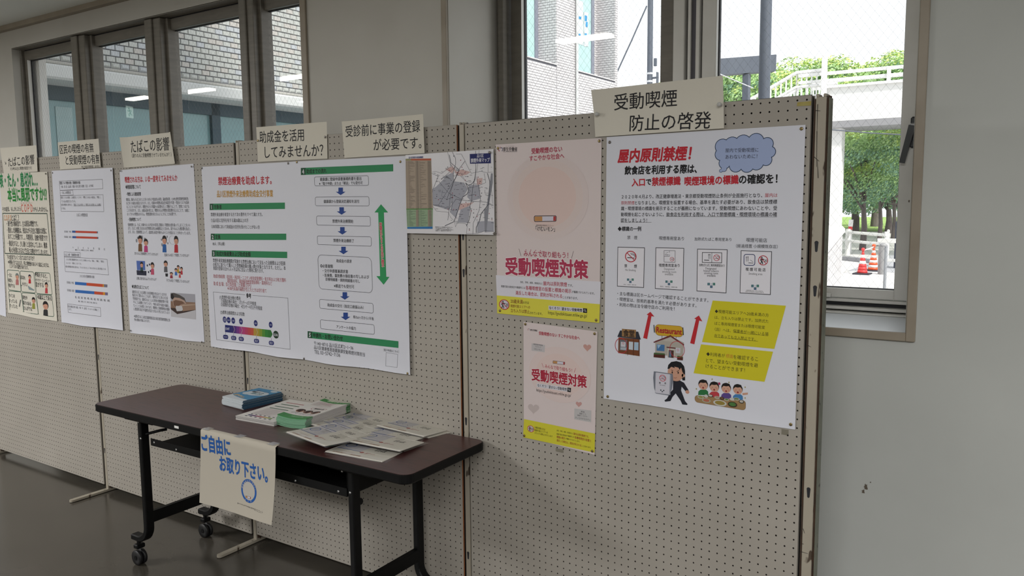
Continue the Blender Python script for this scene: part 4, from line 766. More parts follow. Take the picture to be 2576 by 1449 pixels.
s.text("みんなで取り組もう！", zp(298, 498), zp(580, 545), 'a8283e', 1.2, .01); s.stroke([zp(266, 468), zp(283, 516)], .9, 'a8283e'); s.stroke([zp(618, 520), zp(602, 566)], .9, 'a8283e')
s.text("受動喫煙対策", zp(162, 585), zp(732, 665), 'a0263a', 1.2, .034, lay=4, part='title_lettering', halo=(.065, 'e2d8da'))
s.poly([zp(160, 262), zp(298, 280), zp(295, 356), zp(158, 338)], 'b5b0b2', .8, uq('name_label')); s.poly([zp(605, 940), zp(780, 962), zp(778, 1085), zp(602, 1052)], 'b3b0b0', .8, uq('name_label'))
s.lines(zl(zp, [("受動喫煙対策推進", 178, 270, 275, 284), ("マスコット", 196, 295, 258, 304), ("けむいモン", 186, 320, 266, 332), ("東京都", 672, 972, 710, 978), ("健康づくり", 657, 992, 724, 1002), ("推進キャラクター", 636, 1010, 746, 1026), ("ケンコウデスカマン", 614, 1035, 770, 1060)]), k=1.15, lay=1.5)
search(s, [zp(215, 678), zp(532, 722), zp(530, 766), zp(212, 716)], [zp(532, 722), zp(570, 727), zp(568, 772), zp(530, 766)], 0, zp(210, 745), zp(570, 804))
s.text("なくそう！望まない受動喫煙", zp(222, 698), zp(524, 742), K0, 1.2, .02)
s.poly([zp(80, 1050), zp(820, 1202), zp(815, 1400), zp(70, 1240)], 'c5be33', .6, 'yellow_band')
no20(s, zp(150, 1152), 8.5, fill='bab6b8')
s.lines(zl(zp, [("20歳未満の方は", 190, 1135, 300, 1160), ("喫煙可能エリアへの", 190, 1165, 328, 1192), ("立ち入りは禁止されています", 190, 1192, 376, 1232), ("会社、学校、病院、飲食店など", 420, 1168, 592, 1202), ("喫煙可能な飲食店や事業所には", 420, 1205, 604, 1238), ("が義務づけられています。", 512, 1252, 662, 1285), ("ことがあります。", 680, 1328, 778, 1348)]), '2a2418', 1.3, .012)
s.lines(zl(zp, [("屋内は原則禁煙です。", 596, 1202, 756, 1236), ("各種喫煙室の設置と", 608, 1240, 778, 1278), ("標識の掲示", 420, 1235, 508, 1252), ("違反した場合は、罰則が科される", 420, 1270, 676, 1326)]), '8a2a24', 1.35, .018)
s.finish()
# ---------------------------------------------------------------- large white poster on the right
z = Z(1480, 180, 2.4984); za = Z(1540, 480, 5.175); zb = Z(1540, 740, 4.675); zc = Z(1480, 700, 3.45)
s = sheet_on(PF['P3'], [z(118, 412), z(1367, 335), zc(1797, 1312), zc(138, 1042)], 'large white poster with red slanted title, blue cloud and two yellow panels', 'poster', M_paperw, off=.0026, curl=.004)
s.text("屋内原則禁煙！", z(193, 532), z(648, 512), 'b5202f', 1.15, .036, slant=.15)
s.text("飲食店を利用する際は、", z(232, 622), z(685, 610), '131216', 1.2, .036, slant=.08)
s.text("入口", z(276, 698), z(357, 694), 'b5202f', 1.05, .032); s.text("で", z(363, 694), z(400, 692), '131216', 1.1, .032); s.text("禁煙標識", z(403, 692), z(581, 686), 'b5202f', 1.15, .032); s.text("・", z(590, 688), z(600, 688), '131216', 1, .03)
s.text("喫煙環境の標識", z(608, 690), z(946, 678), 'b5202f', 1.15, .032); s.text("の確認を！", z(950, 678), z(1190, 672), '131216', 1.1, .032)
# cloud
cl = []
cx0, cy0 = 985, 518
lob = [(845, 470, 52), (905, 460, 55), (975, 450, 58), (1055, 440, 58), (1125, 455, 46), (1145, 505, 40), (1120, 555, 42), (1060, 575, 50), (1000, 590, 50), (930, 590, 48), (860, 575, 42), (838, 520, 45)]
for i, (x, y, r) in enumerate(lob):
    s.disc(z(x, y), r * .92 / 2.4984, r * .92 / 2.4984, '16304e', .6 + i * .01, 'cloud', 22)
for i, (x, y, r) in enumerate(lob): s.disc(z(x, y), (r * .92 - 4.2) / 2.4984, (r * .92 - 4.2) / 2.4984, '98a6c9', 1.2 + i * .01, 'cloud', 22)
s.poly([z(850, 460), z(1120, 440), z(1140, 540), z(1050, 580), z(870, 590)], '98a6c9', 1.5, 'cloud')
s.disc(z(855, 612), 7.6, 7.6, '16304e', .7, 'cloud', 16); s.disc(z(855, 612), 6.5, 6.5, '98a6c9', 1.4, 'cloud', 16); s.disc(z(836, 624), 4.6, 4.6, '16304e', .8, 'cloud', 14); s.disc(z(836, 624), 3.6, 3.6, '98a6c9', 1.5, 'cloud', 14)
s.lines(zl(z, [("屋内で受動喫煙に", 864, 496, 1072, 492), ("あわないために！", 864, 537, 1064, 532)]), k=1.05, lay=2.4)
s.lines(zl(za, [("２０２０年４月より、改正健康増進法・東京都受動喫煙防止条例が全面施行となり、", 130, 78, 1958, 58), ("となりました。喫煙室を設置する場合、基準を満たす必要があり、飲食店は禁煙標", 302, 156, 2152, 142), ("識・喫煙環境の標識を掲示することが義務になっています。受動喫煙にあわないことや、受", 122, 230, 2152, 225), ("動喫煙を起こさないように、飲食店を利用する際は、入口で禁煙標識・喫煙環境の標識の確", 120, 308, 2150, 306), ("認をしましょう！", 118, 384, 460, 384)]), k=1.12, bold=.008)
s.text("屋内は", za(1993, 57), za(2156, 56), 'b23a46', 1.05); s.text("原則禁煙", za(122, 157), za(295, 156), 'b23a46', 1.05)
s.stroke([za(707, 333), za(2150, 340)], .6, K0); s.stroke([za(118, 409), za(518, 410)], .6, K0)
s.text("◆標識の一例", za(80, 494), za(382, 494), K0, 1.1, .022)
s.lines(zl(za, [("禁　煙", 203, 606, 332, 608), ("喫煙専用室あり", 617, 615, 940, 622), ("加熱式たばこ専用室あり", 1077, 626, 1558, 634), ("喫煙可能店", 1753, 638, 2020, 644), ("（経過措置 小規模既存店）", 1618, 716, 2160, 726)]), '2a2a2e', 1.05)
cards = [[(80, 732), (427, 742), (415, 1258), (74, 1240)], [(575, 740), (938, 748), (928, 1292), (566, 1270)], [(1117, 757), (1503, 767), (1488, 1328), (1108, 1302)], [(1684, 778), (2080, 792), (2063, 1350), (1670, 1328)]]
for q in cards: cp = uq('sign_card'); s.poly([za(*p) for p in q], 'd9d7de', .5, cp); s.stroke([za(*p) for p in q], 1.5, '26262c', .9, cp, closed=True)
nosmoke(s, za(248, 855), 14.5)
s.text("禁", za(165, 975), za(202, 976), K0, 1.1, .02); s.text("煙", za(290, 980), za(330, 981), K0, 1.1, .02); s.text("No Smoking", za(178, 1025), za(313, 1032), '3a3a3e', 1.3)
s.stroke([za(682, 778), za(826, 780), za(824, 930), za(682, 926)], .9, K0, closed=True, part='symbols', lay=1.5); s.stroke([za(684, 850), za(752, 851), za(752, 826)], .8, K0, part='symbols', lay=1.5); s.stroke([za(752, 780), za(752, 808)], .8, K0, part='symbols', lay=1.5)
s.stroke([za(692, 832), za(740, 834)], 1.2, K0, part='symbols', lay=1.6); s.stroke([za(700, 812), za(722, 806), za(738, 796)], .7, K0, part='symbols', lay=1.6); nosmoke(s, za(785, 890), 5.4, lay=1.8)
s.text("喫煙専用室あり", za(617, 968), za(884, 972), K0, 1.1, .02); s.lines(zl(za, [("Designated", 682, 1014, 817, 1017), ("smoking room", 658, 1048, 838, 1053), ("available", 692, 1080, 800, 1084)]), '3a3a3e', 1.2)
s.stroke([za(1180, 802), za(1432, 806), za(1430, 938), za(1178, 930)], 1.4, K0, closed=True, part='symbols', lay=1.5); s.stroke([za(1304, 804), za(1302, 934)], 1, K0, part='symbols', lay=1.5)
s.stroke([za(1202, 900), za(1268, 903)], 1.7, K0, part='symbols', lay=1.6)
for x, y in ((1262, 855), (1278, 855), (1752, 888), (1772, 886)): s.stroke([za(x, y - 32), za(x + 2, y + 32)], 1.0, K0, part='symbols', lay=1.6); s.disc(za(x, y - 24), .9, 2.2, K0, 1.6, 'symbols', 8)
nosmoke(s, za(1366, 870), 8.2, lay=1.8)
s.text("加熱式たばこ専用喫煙室あり", za(1137, 964), za(1468, 974), K0, 1.35, .02); s.lines(zl(za, [("Designated", 1220, 1006, 1360, 1011), ("heated tobacco", 1196, 1037, 1392, 1042), ("smoking room", 1203, 1068, 1384, 1073), ("available", 1240, 1098, 1352, 1102)]), K0, 1.2, .008)
s.rrect([za(1722, 826), za(1864, 828), za(1862, 970), za(1720, 968)], 1.7, '1f2f62', .2, lay=1.5, part='symbols')
s.stroke([za(1778, 938), za(1842, 941)], 1.3, K0, part='symbols', lay=1.6); s.stroke([za(1840, 928), za(1820, 910), za(1800, 898)], .8, K0, part='symbols', lay=1.6)
no20(s, za(1970, 905), 12.6)
s.text("喫 煙 可 能 店", za(1745, 1020), za(2002, 1028), K0, 1.1, .02); s.text("Smoking area", za(1782, 1074), za(1960, 1081), '3a3a3e', 1.25)
for cx, cy, r in ((243, 1168, 1), (745, 1195, 1.05), (1296, 1228, 1.15), (1866, 1252, 1.15)):
    cm = uq('city_mark')
    for dx_, dy_, c in ((-30, -13, '1d5a66'), (30, -13, '1d6a58'), (0, 17, '1d4a6a')): s.poly([za(cx + (dx_ - 14) * r, cy + (dy_ - 14) * r), za(cx + (dx_ + 14) * r, cy + (dy_ - 14) * r), za(cx + (dx_ + 14) * r, cy + (dy_ + 14) * r), za(cx + (dx_ - 14) * r, cy + (dy_ + 14) * r)], c, 1.3, cm)
    for dx_, dy_ in ((-30, -13), (30, -13), (0, 17), (0, -13)): s.ring(za(cx + dx_ * r, cy + dy_ * r), 1.5 * r, 1.5 * r, .3, '8fa5b0' if (dx_, dy_) != (0, -13) else '3a5a6a', 1.7, cm, 10)
s.lines(zl(za, [("開設者名：　受動喫煙防止　設置場所の標識", 155, 1218, 318, 1225), ("開設者名：　受動喫煙防止　設置場所の標識", 630, 1243, 852, 1256), ("20歳未満の方は、立ち入れません", 1748, 1294, 1972, 1308), ("Entry is prohibited to persons under 20", 1742, 1310, 1976, 1324)]), k=1.5)
s.lines(zl(zc, [("・主な標識は区ホームページで確認することができます。", 256, 130, 1045, 190), ("・喫煙室は、技術的基準を満たす必要があります。", 256, 178, 942, 236), ("・利用の際は法令順守店のご利用を！", 254, 226, 752, 264)]), k=1.08)
for q in ([(542, 290), (577, 332), (552, 328), (514, 526), (480, 517), (524, 320), (510, 315)], [(963, 322), (993, 374), (966, 366), (924, 572), (887, 562), (938, 354), (922, 350)]): s.poly([zc(*p) for p in q], 'b3242c', 1, uq('red_arrow'))
YL = 'c4ba20'
s.poly([zc(1083, 192), zc(1718, 237), zc(1617, 612), zc(990, 552)], YL, .6, uq('yellow_panel')); s.poly([zc(982, 572), zc(1606, 636), zc(1532, 897), zc(917, 822)], YL, .6, uq('yellow_panel'))
YK = '2c2a12'
s.lines(zl(zb, [("◆喫煙可能エリアへ20歳未満の方", 1212, 198, 1845, 246), ("は、立ち入りは禁止です。加熱式た", 1212, 270, 1843, 318), ("ばこ専用喫煙室または喫煙可能室", 1210, 340, 1800, 390), ("（店）へは、保護者が一緒にいる場", 1212, 410, 1842, 468), ("合であっても立入禁止です。", 1205, 484, 1690, 530), ("◆利用者が", 1112, 700, 1332, 722), ("を確認するこ", 1430, 735, 1720, 762), ("とで、望まない受動喫煙を避", 1108, 775, 1718, 836), ("けることができます！", 1105, 842, 1565, 892)]), YK, 1.08, lay=1.5)
s.text("標識", zb(1342, 722), zb(1425, 732), 'b5702a', 1.15, lay=1.5); s.stroke([zb(1440, 450), zb(1840, 488)], .7, YK, 1.5); s.stroke([zb(1205, 502), zb(1718, 552)], .7, YK, 1.5)
# left restaurant drawing
D = lambda pts, c, l=1, p='restaurant_drawing': s.poly([zb(*q) for q in pts], c, l, p)
D([(80, 505), (328, 530), (328, 728), (76, 690)], '6d3d22', 1); D([(98, 425), (312, 440), (342, 532), (66, 500)], '262a35', 1.3); D([(120, 405), (286, 418), (282, 510), (120, 495)], '8c6a44', 1.8)
s.text("食堂", zb(138, 454), zb(266, 464), '33241a', 1.15, .03, 3, 'restaurant_drawing')
D([(96, 533), (182, 538), (180, 664), (92, 655)], '60646a', 1.5); D([(108, 558), (165, 562), (162, 620), (106, 616)], 'bdbcc4', 1.8); D([(104, 622), (172, 626), (170, 658), (102, 650)], '9fa6b0', 1.8)
D([(202, 555), (252, 560), (250, 655), (200, 648)], 'b9c0c8', 1.5); D([(265, 562), (316, 566), (314, 660), (262, 655)], '9db4c8', 1.5)
for x in (190, 256, 322): s.stroke([zb(x, 530), zb(x - 2, 720)], 1.1, '3d2212', 2, 'restaurant_drawing')
s.ring(zb(112, 605), 16, 19.5, .08, 'b02a34', 2.5, 'restaurant_drawing'); s.ring(zb(135, 578), 2.6, 2.6, .3, 'b02a34', 2.6, 'restaurant_drawing', 12)
# right restaurant drawing
D = lambda pts, c, l=1, p='gabled_restaurant_drawing': s.poly([zb(*q) for q in pts], c, l, p)
D([(512, 545), (692, 490), (850, 570), (835, 748), (512, 700)], 'a39d94', 1); D([(490, 560), (690, 478), (852, 590), (848, 602), (692, 500), (496, 572)], '5e1f26', 1.4); D([(600, 545), (692, 505), (775, 565)], 'b0aaa2', 1.3)
for x in (586, 752): D([(x, 485), (x + 10, 486), (x + 10, 520), (x, 518)], '8a8a90', .9)
s.rrect([zb(508, 352), zb(842, 378), zb(838, 505), zb(512, 480)], .9, '8a5a20', .4, 'c09a28', 1.8, 'gabled_restaurant_drawing')
s.text("Restaurant", zb(526, 412), zb(824, 440), '9c2226', 1.25, .035, 3, 'gabled_restaurant_drawing', slant=.05)
for x, y in ((502, 390), (842, 420)): s.stroke([zb(x - 6, y - 30), zb(x, y + 60)], 2.2, '26262c', 2, 'gabled_restaurant_drawing')
D([(530, 588), (622, 594), (620, 670), (528, 662)], '3f6c9c', 1.5); D([(535, 592), (580, 595), (545, 640)], '8fb0cc', 1.8); D([(645, 616), (752, 628), (752, 640), (645, 628)], '5a2026', 2); D([(660, 636), (742, 642), (740, 752), (655, 740)], 'b8b4ac', 1.7); D([(672, 655), (730, 660), (728, 748), (668, 742)], '4a2c26', 2); D([(680, 665), (700, 667), (698, 740), (676, 738)], '51708a', 2.3)
D([(752, 628), (808, 632), (806, 695), (750, 690)], 'bdbcc4', 2); s.ring(zb(778, 655), 2.6, 2.6, .3, 'b02a34', 2.4, 'gabled_restaurant_drawing', 12); s.ring(zb(769, 648), 19.2, 21, .06, 'b02a34', 2.6, 'gabled_restaurant_drawing')
D([(495, 690), (628, 705), (625, 752), (492, 740)], '4a2018', 1.8); D([(500, 685), (622, 695), (628, 712), (495, 705)], '3f5a34', 2); D([(770, 730), (838, 738), (836, 778), (768, 770)], '4a2018', 2.1); D([(772, 722), (828, 730), (832, 745), (772, 740)], '3f5a34', 2.2)
# figure carrying the no-smoking sign
PP = 'drawn_figure'
E_ = lambda pts, c, l=1: s.poly([zb(*q) for q in pts], c, l, PP)
E_([(722, 1010), (800, 1012), (850, 1040), (905, 1130), (868, 1140), (822, 1085), (815, 1130), (862, 1255), (892, 1290), (885, 1300), (830, 1295), (810, 1250), (752, 1165), (715, 1205), (690, 1255), (628, 1262), (620, 1246), (650, 1225), (690, 1150), (720, 1120)], '1c1e28', 1)
s.disc(zb(889, 1148), 5, 4.6, 'b98a74', 1.2, PP, 12)
E_([(655, 880), (665, 830), (700, 795), (760, 785), (815, 800), (850, 845), (862, 900), (862, 1012), (832, 1012), (820, 960), (690, 860)], '121216', 1.3); s.disc(zb(750, 925), 20, 20.5, 'bd907a', 1.6, PP, 26); s.disc(zb(842, 955), 4.5, 4.5, 'bd907a', 1.6, PP, 12)
E_([(658, 868), (700, 815), (760, 795), (820, 815), (845, 870), (850, 935), (832, 915), (815, 860), (800, 890), (785, 862), (735, 850), (745, 868), (700, 852), (672, 880)], '121216', 2)
for x, y in ((712, 918), (782, 922)): s.disc(zb(x, y), 1.7, 2.8, '1a1214', 2.2, PP, 10)
s.stroke([zb(700, 888), zb(722, 900)], 1.3, '1a1214', 2.2, PP); s.stroke([zb(765, 908), zb(792, 894)], 1.3, '1a1214', 2.2, PP); s.stroke([zb(730, 978), zb(748, 986), zb(766, 978)], .9, '7a2a2a', 2.2, PP)
E_([(496, 905), (525, 908), (718, 935), (722, 1000), (705, 1120), (672, 1190), (520, 1165), (498, 1100), (488, 980)], '6b6f7a', 2.5); E_([(512, 925), (700, 945), (690, 1185), (510, 1160)], '8b8f9a', 2.8); E_([(520, 918), (685, 940), (676, 1178), (512, 1155)], 'c0bec8', 3.2)
nosmoke(s, zb(600, 985), 8.3, PP, 4)
s.text("禁", zb(556, 1040), zb(577, 1042), K0, 1.1, .02, 4, PP); s.text("煙", zb(620, 1045), zb(640, 1047), K0, 1.1, .02, 4, PP); s.text("No Smoking", zb(566, 1064), zb(630, 1070), '3a3a3e', 1.3, 0, 4, PP)
for dx_, dy_ in ((578, 1126), (612, 1130), (595, 1143)): E_([(dx_ - 7, dy_ - 7), (dx_ + 7, dy_ - 6), (dx_ + 7, dy_ + 7), (dx_ - 7, dy_ + 6)], '26333a', 4)
# family at a table
FM = 'drawn_family'
s.rrect([zb(976, 1185), zb(1575, 1250), zb(1572, 1365), zb(978, 1265)], .6, '6a5030', .45, '937650', 1.5, FM)
for x, y, c, h in ((1075, 1068, '27693a', 0), (1205, 1092, 'b03a40', 1), (1345, 1108, '54407e', 1), (1482, 1122, '3f76a8', 0)):
    FM = uq('drawn_child')
    s.poly([zb(x - 60, y + 115), zb(x - 55, y + 72), zb(x - 30, y + 52), zb(x + 35, y + 54), zb(x + 58, y + 75), zb(x + 60, y + 118)], c, 1, FM)
    s.disc(zb(x, y - 8), 12.3, 12.6, '17120f', 1.5, FM, 20); s.disc(zb(x, y + 6), 11.3, 10.2, 'c29680', 2, FM, 20)
    s.poly([zb(x - 56, y - 8), zb(x - 30, y - 32), zb(x, y - 26), zb(x + 30, y - 30), zb(x + 56, y - 5), zb(x + 40, y - 55), zb(x, y - 68), zb(x - 40, y - 58)], '17120f', 2.4, FM)
    for q in (-22, 20): s.stroke([zb(x + q - 8, y + 4), zb(x + q, y - 1), zb(x + q + 8, y + 4)], .6, '2a1a14', 2.8, FM); s.disc(zb(x + q * 1.5, y + 18), 1.8, 1.3, 'b5766a', 2.7, FM, 8)
    s.disc(zb(x, y + 30), 2.4, 2.4, '8c2a30', 2.8, FM, 10)
FM = 'drawn_family'; s.disc(zb(1264, 1050), 3, 3.6, '9c2a50', 2.6, FM, 8); s.poly([zb(1535, 1160), zb(1600, 1155), zb(1600, 1178), zb(1540, 1185)], 'bd907a', 1.2, FM)
for x, y, a, b_, c1, c2 in ((1045, 1208, 8, 4, 'a8a89c', '8c8a4a'), (1112, 1248, 11, 5.5, '9aa08c', 'a8604a'), (1160, 1192, 7, 3.6, '2b2624', 'b8b4a8'), (1272, 1278, 17, 7.6, 'b9b8b0', '8c7a38'), (1420, 1295, 12, 7, '3c2a20', '47713a'), (1295, 1222, 6, 4, '2b2624', '6a4a34'), (1350, 1238, 6, 3, 'b5b4ac', '5a7a3a'), (1418, 1232, 7, 3.6, 'b9b8b4', 'b9b8b4'), (1470, 1230, 7.5, 3.6, 'b5b4b0', '6a7a4a'), (1525, 1262, 6.5, 4.5, '2b2624', 'b0aaa0'), (1240, 1212, 7, 3.4, 'b5b4b0', '9c8a70'), (1110, 1196, 5, 4, 'b9b8b4', 'b9b8b4')):
    pl_ = uq('drawn_dish'); s.disc(zb(x, y), a, b_, c1, 3, pl_, 18); s.disc(zb(x, y - 2), a * .75, b_ * .68, c2, 3.4, pl_, 14)
for x, y in ((995, 1112), (1180, 998), (1378, 1035), (1568, 1092), (1568, 1218)): s.poly([zb(x, y - 12), zb(x + 9, y), zb(x, y + 12), zb(x - 9, y)], '9c935e', 1, uq('drawn_sparkle'))
s.finish()
# ---------------------------------------------------------------- yellow tape remnant and tacks
b = MB(); F3 = PF['P3']; q = [F3.inv(*Z(1960, 230, 5.366)(*p)) for p in ((248, 148), (436, 130), (430, 190), (240, 200))]
b.prism([Vector((a, -.0008, c)) for a, c in q], .0002, noisy('yellow_tape', '9a8a3c', 'a3985a', 40, .4), Vector((0, -1, 0))); tag(b.build('tape_strip', mw=F3.m), 'faded yellow tape remnant at the top right corner of the nearest panel', 'tape')
M_ct = glassy('clear_tape', (.93, .93, .9, 1), 2.5, .12)
for i, (u, v, F, w_, h_, lb) in enumerate(((1408, 1133, 'P3', .032, .012, 'clear tape under the small pink poster'), (1038, 603, 'P2', .012, .009, 'clear tape scrap under the left corner of the map sheet'), (1240, 610, 'P3', .010, .008, 'clear tape scrap under the right corner of the map sheet'), (1975, 1087, 'P3', .02, .016, 'clear tape below the lower right corner of the large white poster'))):
    a, c = PF[F].inv(u, v); b = MB(); b.bbox(a - w_ / 2, a + w_ / 2, -.0014, -.0006, c - h_ / 2, c + h_ / 2, M_ct, .0002); tag(b.build('tape_piece', mw=PF[F].m), lb, 'tape')
TK = [('P3', 1535, 358, 'steel tack at the top left of the large white poster', M_steel), ('P3', 2017, 324, 'brass tack at the top right of the large white poster', None), ('P3', 1530, 997, 'brass tack at the bottom left of the large white poster', None), ('P3', 1990, 1067, 'brass tack at the bottom right of the large white poster', None),
      ('P3', 1254, 373, 'brass tack at the top left of the large pink poster', None), ('P3', 1509, 355, 'brass tack at the top right of the large pink poster', None), ('P3', 1259, 781, 'brass tack at the bottom left of the large pink poster', None), ('P3', 1501, 805, 'brass tack at the bottom right of the large pink poster', None),
      ('P3', 1323, 815, 'brass tack at the top left of the small pink poster', None), ('P3', 1497, 839, 'brass tack at the top right of the small pink poster', None), ('P3', 1320, 1095, 'brass tack at the bottom left of the small pink poster', None), ('P3', 1491, 1134, 'dark brass tack at the bottom right of the small pink poster', None),
      ('P2', 1034, 392, 'tack at the top left of the map sheet', M_steel), ('P3', 1238, 384, 'tack at the top right of the map sheet', M_steel), ('P2', 1034, 582, 'tack at the bottom left of the map sheet', None), ('P3', 1249, 587, 'tack at the bottom right of the map sheet', M_steel),
      ('P2', 513, 423, 'tack at the top left of the grant poster', M_steel), ('P2', 730, 411, 'left one of two tacks where the grant and flow chart posters meet', M_steel), ('P2', 752, 408, 'right one of two tacks where the grant and flow chart posters meet', None), ('P2', 1012, 407, 'tack at the top right of the flow chart poster', None), ('P2', 770, 901, 'dark tack at the bottom left of the flow chart poster', M_steel), ('P2', 1030, 938, 'tack at the bottom right of the flow chart poster', None),
      ('P1', 306, 430, 'tack at the top left of the cartoon scene poster', M_steel), ('P1', 485, 419, 'tack at the top right of the cartoon scene poster', M_steel), ('P1', 331, 831, 'tack at the bottom left of the cartoon scene poster', M_steel), ('P1', 511, 860, 'tack at the bottom right of the cartoon scene poster', M_steel),
      ('P1', 136, 435, 'tack at the top left of the bar chart poster', M_steel), ('P1', 283, 429, 'tack at the top right of the bar chart poster', M_steel), ('P0', 118, 437, 'tack at the top right of the symptom poster', M_steel),
      ('P2', 821, 345, 'tack at the right edge of the heading sheet above the grant poster', M_steel), ('P2', 652, 354, 'tack at the left edge of the heading sheet above the grant poster', None)]
for k, u, v, lb, m in TK: tack(PF[k], u, v, lb, m, off=(.0115 if (k == 'P2' and u > 500 and v > 380) else .0075) if k != 'P3' else (.014 if u < 1252 else .0036))
for k, u, v, lb in (('P3', 1508, 288, 'clear round pin at the left end of the largest heading sheet'), ('P3', 1815, 264, 'clear round pin at the right end of the largest heading sheet')):
    a, c = PF[k].inv(u, v); b = MB(); b.lathe([(.0008, .012), (.0008, 0), (.005, -.001), (.0052, -.004), (.003, -.0055), (.0035, -.009), (.0065, -.0125), (.0055, -.0145)], M_clear, n=14, axis='Y'); o = b.build('push_pin'); o.matrix_local = PF[k].m @ Matrix.Translation((a, -.006, c)); tag(o, lb, 'pin', 'clear pins in the largest heading sheet')
# ================================================================== FOLDING TABLE
TA = .0635; TC = Vector((-.802, -.289, 0)); TM = Matrix.Translation(TC) @ Matrix.Rotation(TA, 4, 'Z'); TI = TM.inverted()
def tloc(u, v, z_): return TI @ onz(u, v, z_)
M_top = noisy('dark_wood_laminate', '3f2524', '4a2d2a', 5, .32, detail=9, lo=.3, hi=.7, stretch=(1.2, 14, 1), spec=.5, c3='301b1b', s3=9, t3=.6)
tb = tag(empty('folding_table', TM), 'folding table with dark wood top, black edge and castered black legs', 'table')
HL, HW, R_ = .895, .2225, .035
def rr(hl, hw, r):
    p = []
    for sx, sy, a0 in ((1, 1, 0), (-1, 1, 90), (-1, -1, 180), (1, -1, 270)):
        for k in range(7): a = math.radians(a0 + 15 * k); p.append((sx * (hl - r) + r * math.cos(a), sy * (hw - r) + r * math.sin(a)))
    return p
b = MB(); b.prism([(x, y, .7025) for x, y in rr(HL - .003, HW - .003, R_)], .0025, M_top); b.build('table_top', tb)
b = MB(); outer = rr(HL, HW, R_); inn = rr(HL - .004, HW - .004, R_ - .002)
prof = [(inn, .7045), (outer, .7015), (outer, .676), (inn, .672)]
v = []; n = len(outer)
for pts, z_ in prof: v += [(x, y, z_) for x, y in pts]
b.add(v, [(j * n + i, (j + 1) * n + i, (j + 1) * n + (i + 1) % n, j * n + (i + 1) % n) for j in range(3) for i in range(n)] + [list(range(3 * n, 4 * n))], M_black, False); b.build('edge_band', tb)
for sx in (-1, 1):
    b = MB(); b.bbox(sx * .61 - .1, sx * .61 + .1, -.19, -.165, .655, .6725, M_black, .002); b.bbox(sx * .61 - .1, sx * .61 + .1, .165, .19, .655, .6725, M_black, .002); b.build('leg_bracket', tb)
    for sy in (-1, 1):
        y = sy * .168; pts = [(sx * .61, y, .672), (sx * .61, y, .19)]
        for k in range(1, 8):
            a = math.pi / 2 * k / 7; pts.append((sx * (.61 + .065 * (1 - math.cos(a))), y, .19 - .065 * math.sin(a)))
        pts += [(sx * .72, y, .125)]
        b = MB()
        pts = [Vector(p) for p in pts]; rings = []; hw, hd = .0125, .019
        for i, p in enumerate(pts):
            d = (pts[min(i + 1, len(pts) - 1)] - pts[max(i - 1, 0)]).normalized(); c = d.cross(Vector((0, 1, 0))).normalized()
            rings.append([p + Vector((0, hd * cy, 0)) + c * hw * cx for cx, cy in ((-1, -.8), (-.7, -1), (.7, -1), (1, -.8), (1, .8), (.7, 1), (-.7, 1), (-1, .8))])
        vv = [q for r in rings for q in r]; m_ = 8
        b.add(vv, [(i * m_ + k, i * m_ + (k + 1) % m_, (i + 1) * m_ + (k + 1) % m_, (i + 1) * m_ + k) for i in range(len(rings) - 1) for k in range(m_)] + [list(range(m_))[::-1], list(range(len(vv) - m_, len(vv)))], M_black)
        lg = b.build('leg', tb)
        b = MB(); cx = sx * .695
        b.tube([(cx, y, .112), (cx, y, .085)], .008, M_black, 10); b.bbox(cx - .012, cx + .018, y - .02, y + .02, .075, .095, M_black, .004); b.build('caster_fork', lg)
        b = MB(); M_wh = mat('caster_rubber', '101012', .5)
        for dy in (-.018, .004): b.lathe([(.012, 0), (.032, .0005), (.0335, .003), (.0335, .011), (.032, .0135), (.012, .014)], M_wh, (cx, y + dy, .0335), 22, 'Y')
        b.tube([(cx, y - .02, .0335), (cx, y + .02, .0335)], .01, M_black, 10, up=Vector((0, 0, 1))); b.build('caster_wheel', lg)
    b = MB(); b.bbox(sx * .61 - .0125, sx * .61 + .0125, -.155, .155, .205, .255, M_black, .003); b.build('cross_bar', tb)
b = MB(); sh = (-.545, .585)
b.box(sh[0], sh[1], -.175, .175, .562, .566, M_black); b.box(sh[0], sh[1], -.178, -.175, .562, .592, M_black); b.box(sh[0], sh[1], .175, .178, .562, .592, M_black)
b.prism([(sh[1], -.175, .566), (sh[1], .175, .566), (sh[1], .175, .62), (sh[1], -.175, .67)], .002, M_black, Vector((1, 0, 0))); b.build('under_shelf', tb)
b = MB(); b.box(-.6, .6, .12, .124, .60, .672, M_black); b.build('rear_rail', tb)
for x, z_ in ((-.61, .655), (-.60, .585), (.575, .655), (.61, .585), (.33, .572), (.545, .574), (-.37, .572), (-.52, .578)):
    b = MB(); yb = -.187 if abs(x) > .57 else -.178; yb = -.1875 if abs(x) >= .6 else yb
    b.lathe([(.0052, .002), (.005, -.001), (.003, -.0028), (.001, -.003)], mat('bolt_steel', 'a5a5a5', .25, .8), (x, yb, z_), 10, 'Y'); b.build('bolt', tb)
b = MB(); b.tube([(-.595, -.168, .60), (-.56, -.12, .61), (-.545, -.1, .612)], .006, M_black, 8); b.tube([(.60, -.150, .54), (.622, -.150, .545)], .012, M_black, 8); b.build('lock_lever', tb)
b = MB(); a_ = TI @ onz(455, 1071, .69); b.bbox(a_.x - .014, a_.x + .014, -HW - .0012, -HW, .684, .694, M_white, .0004); b.build('asset_label', tb)
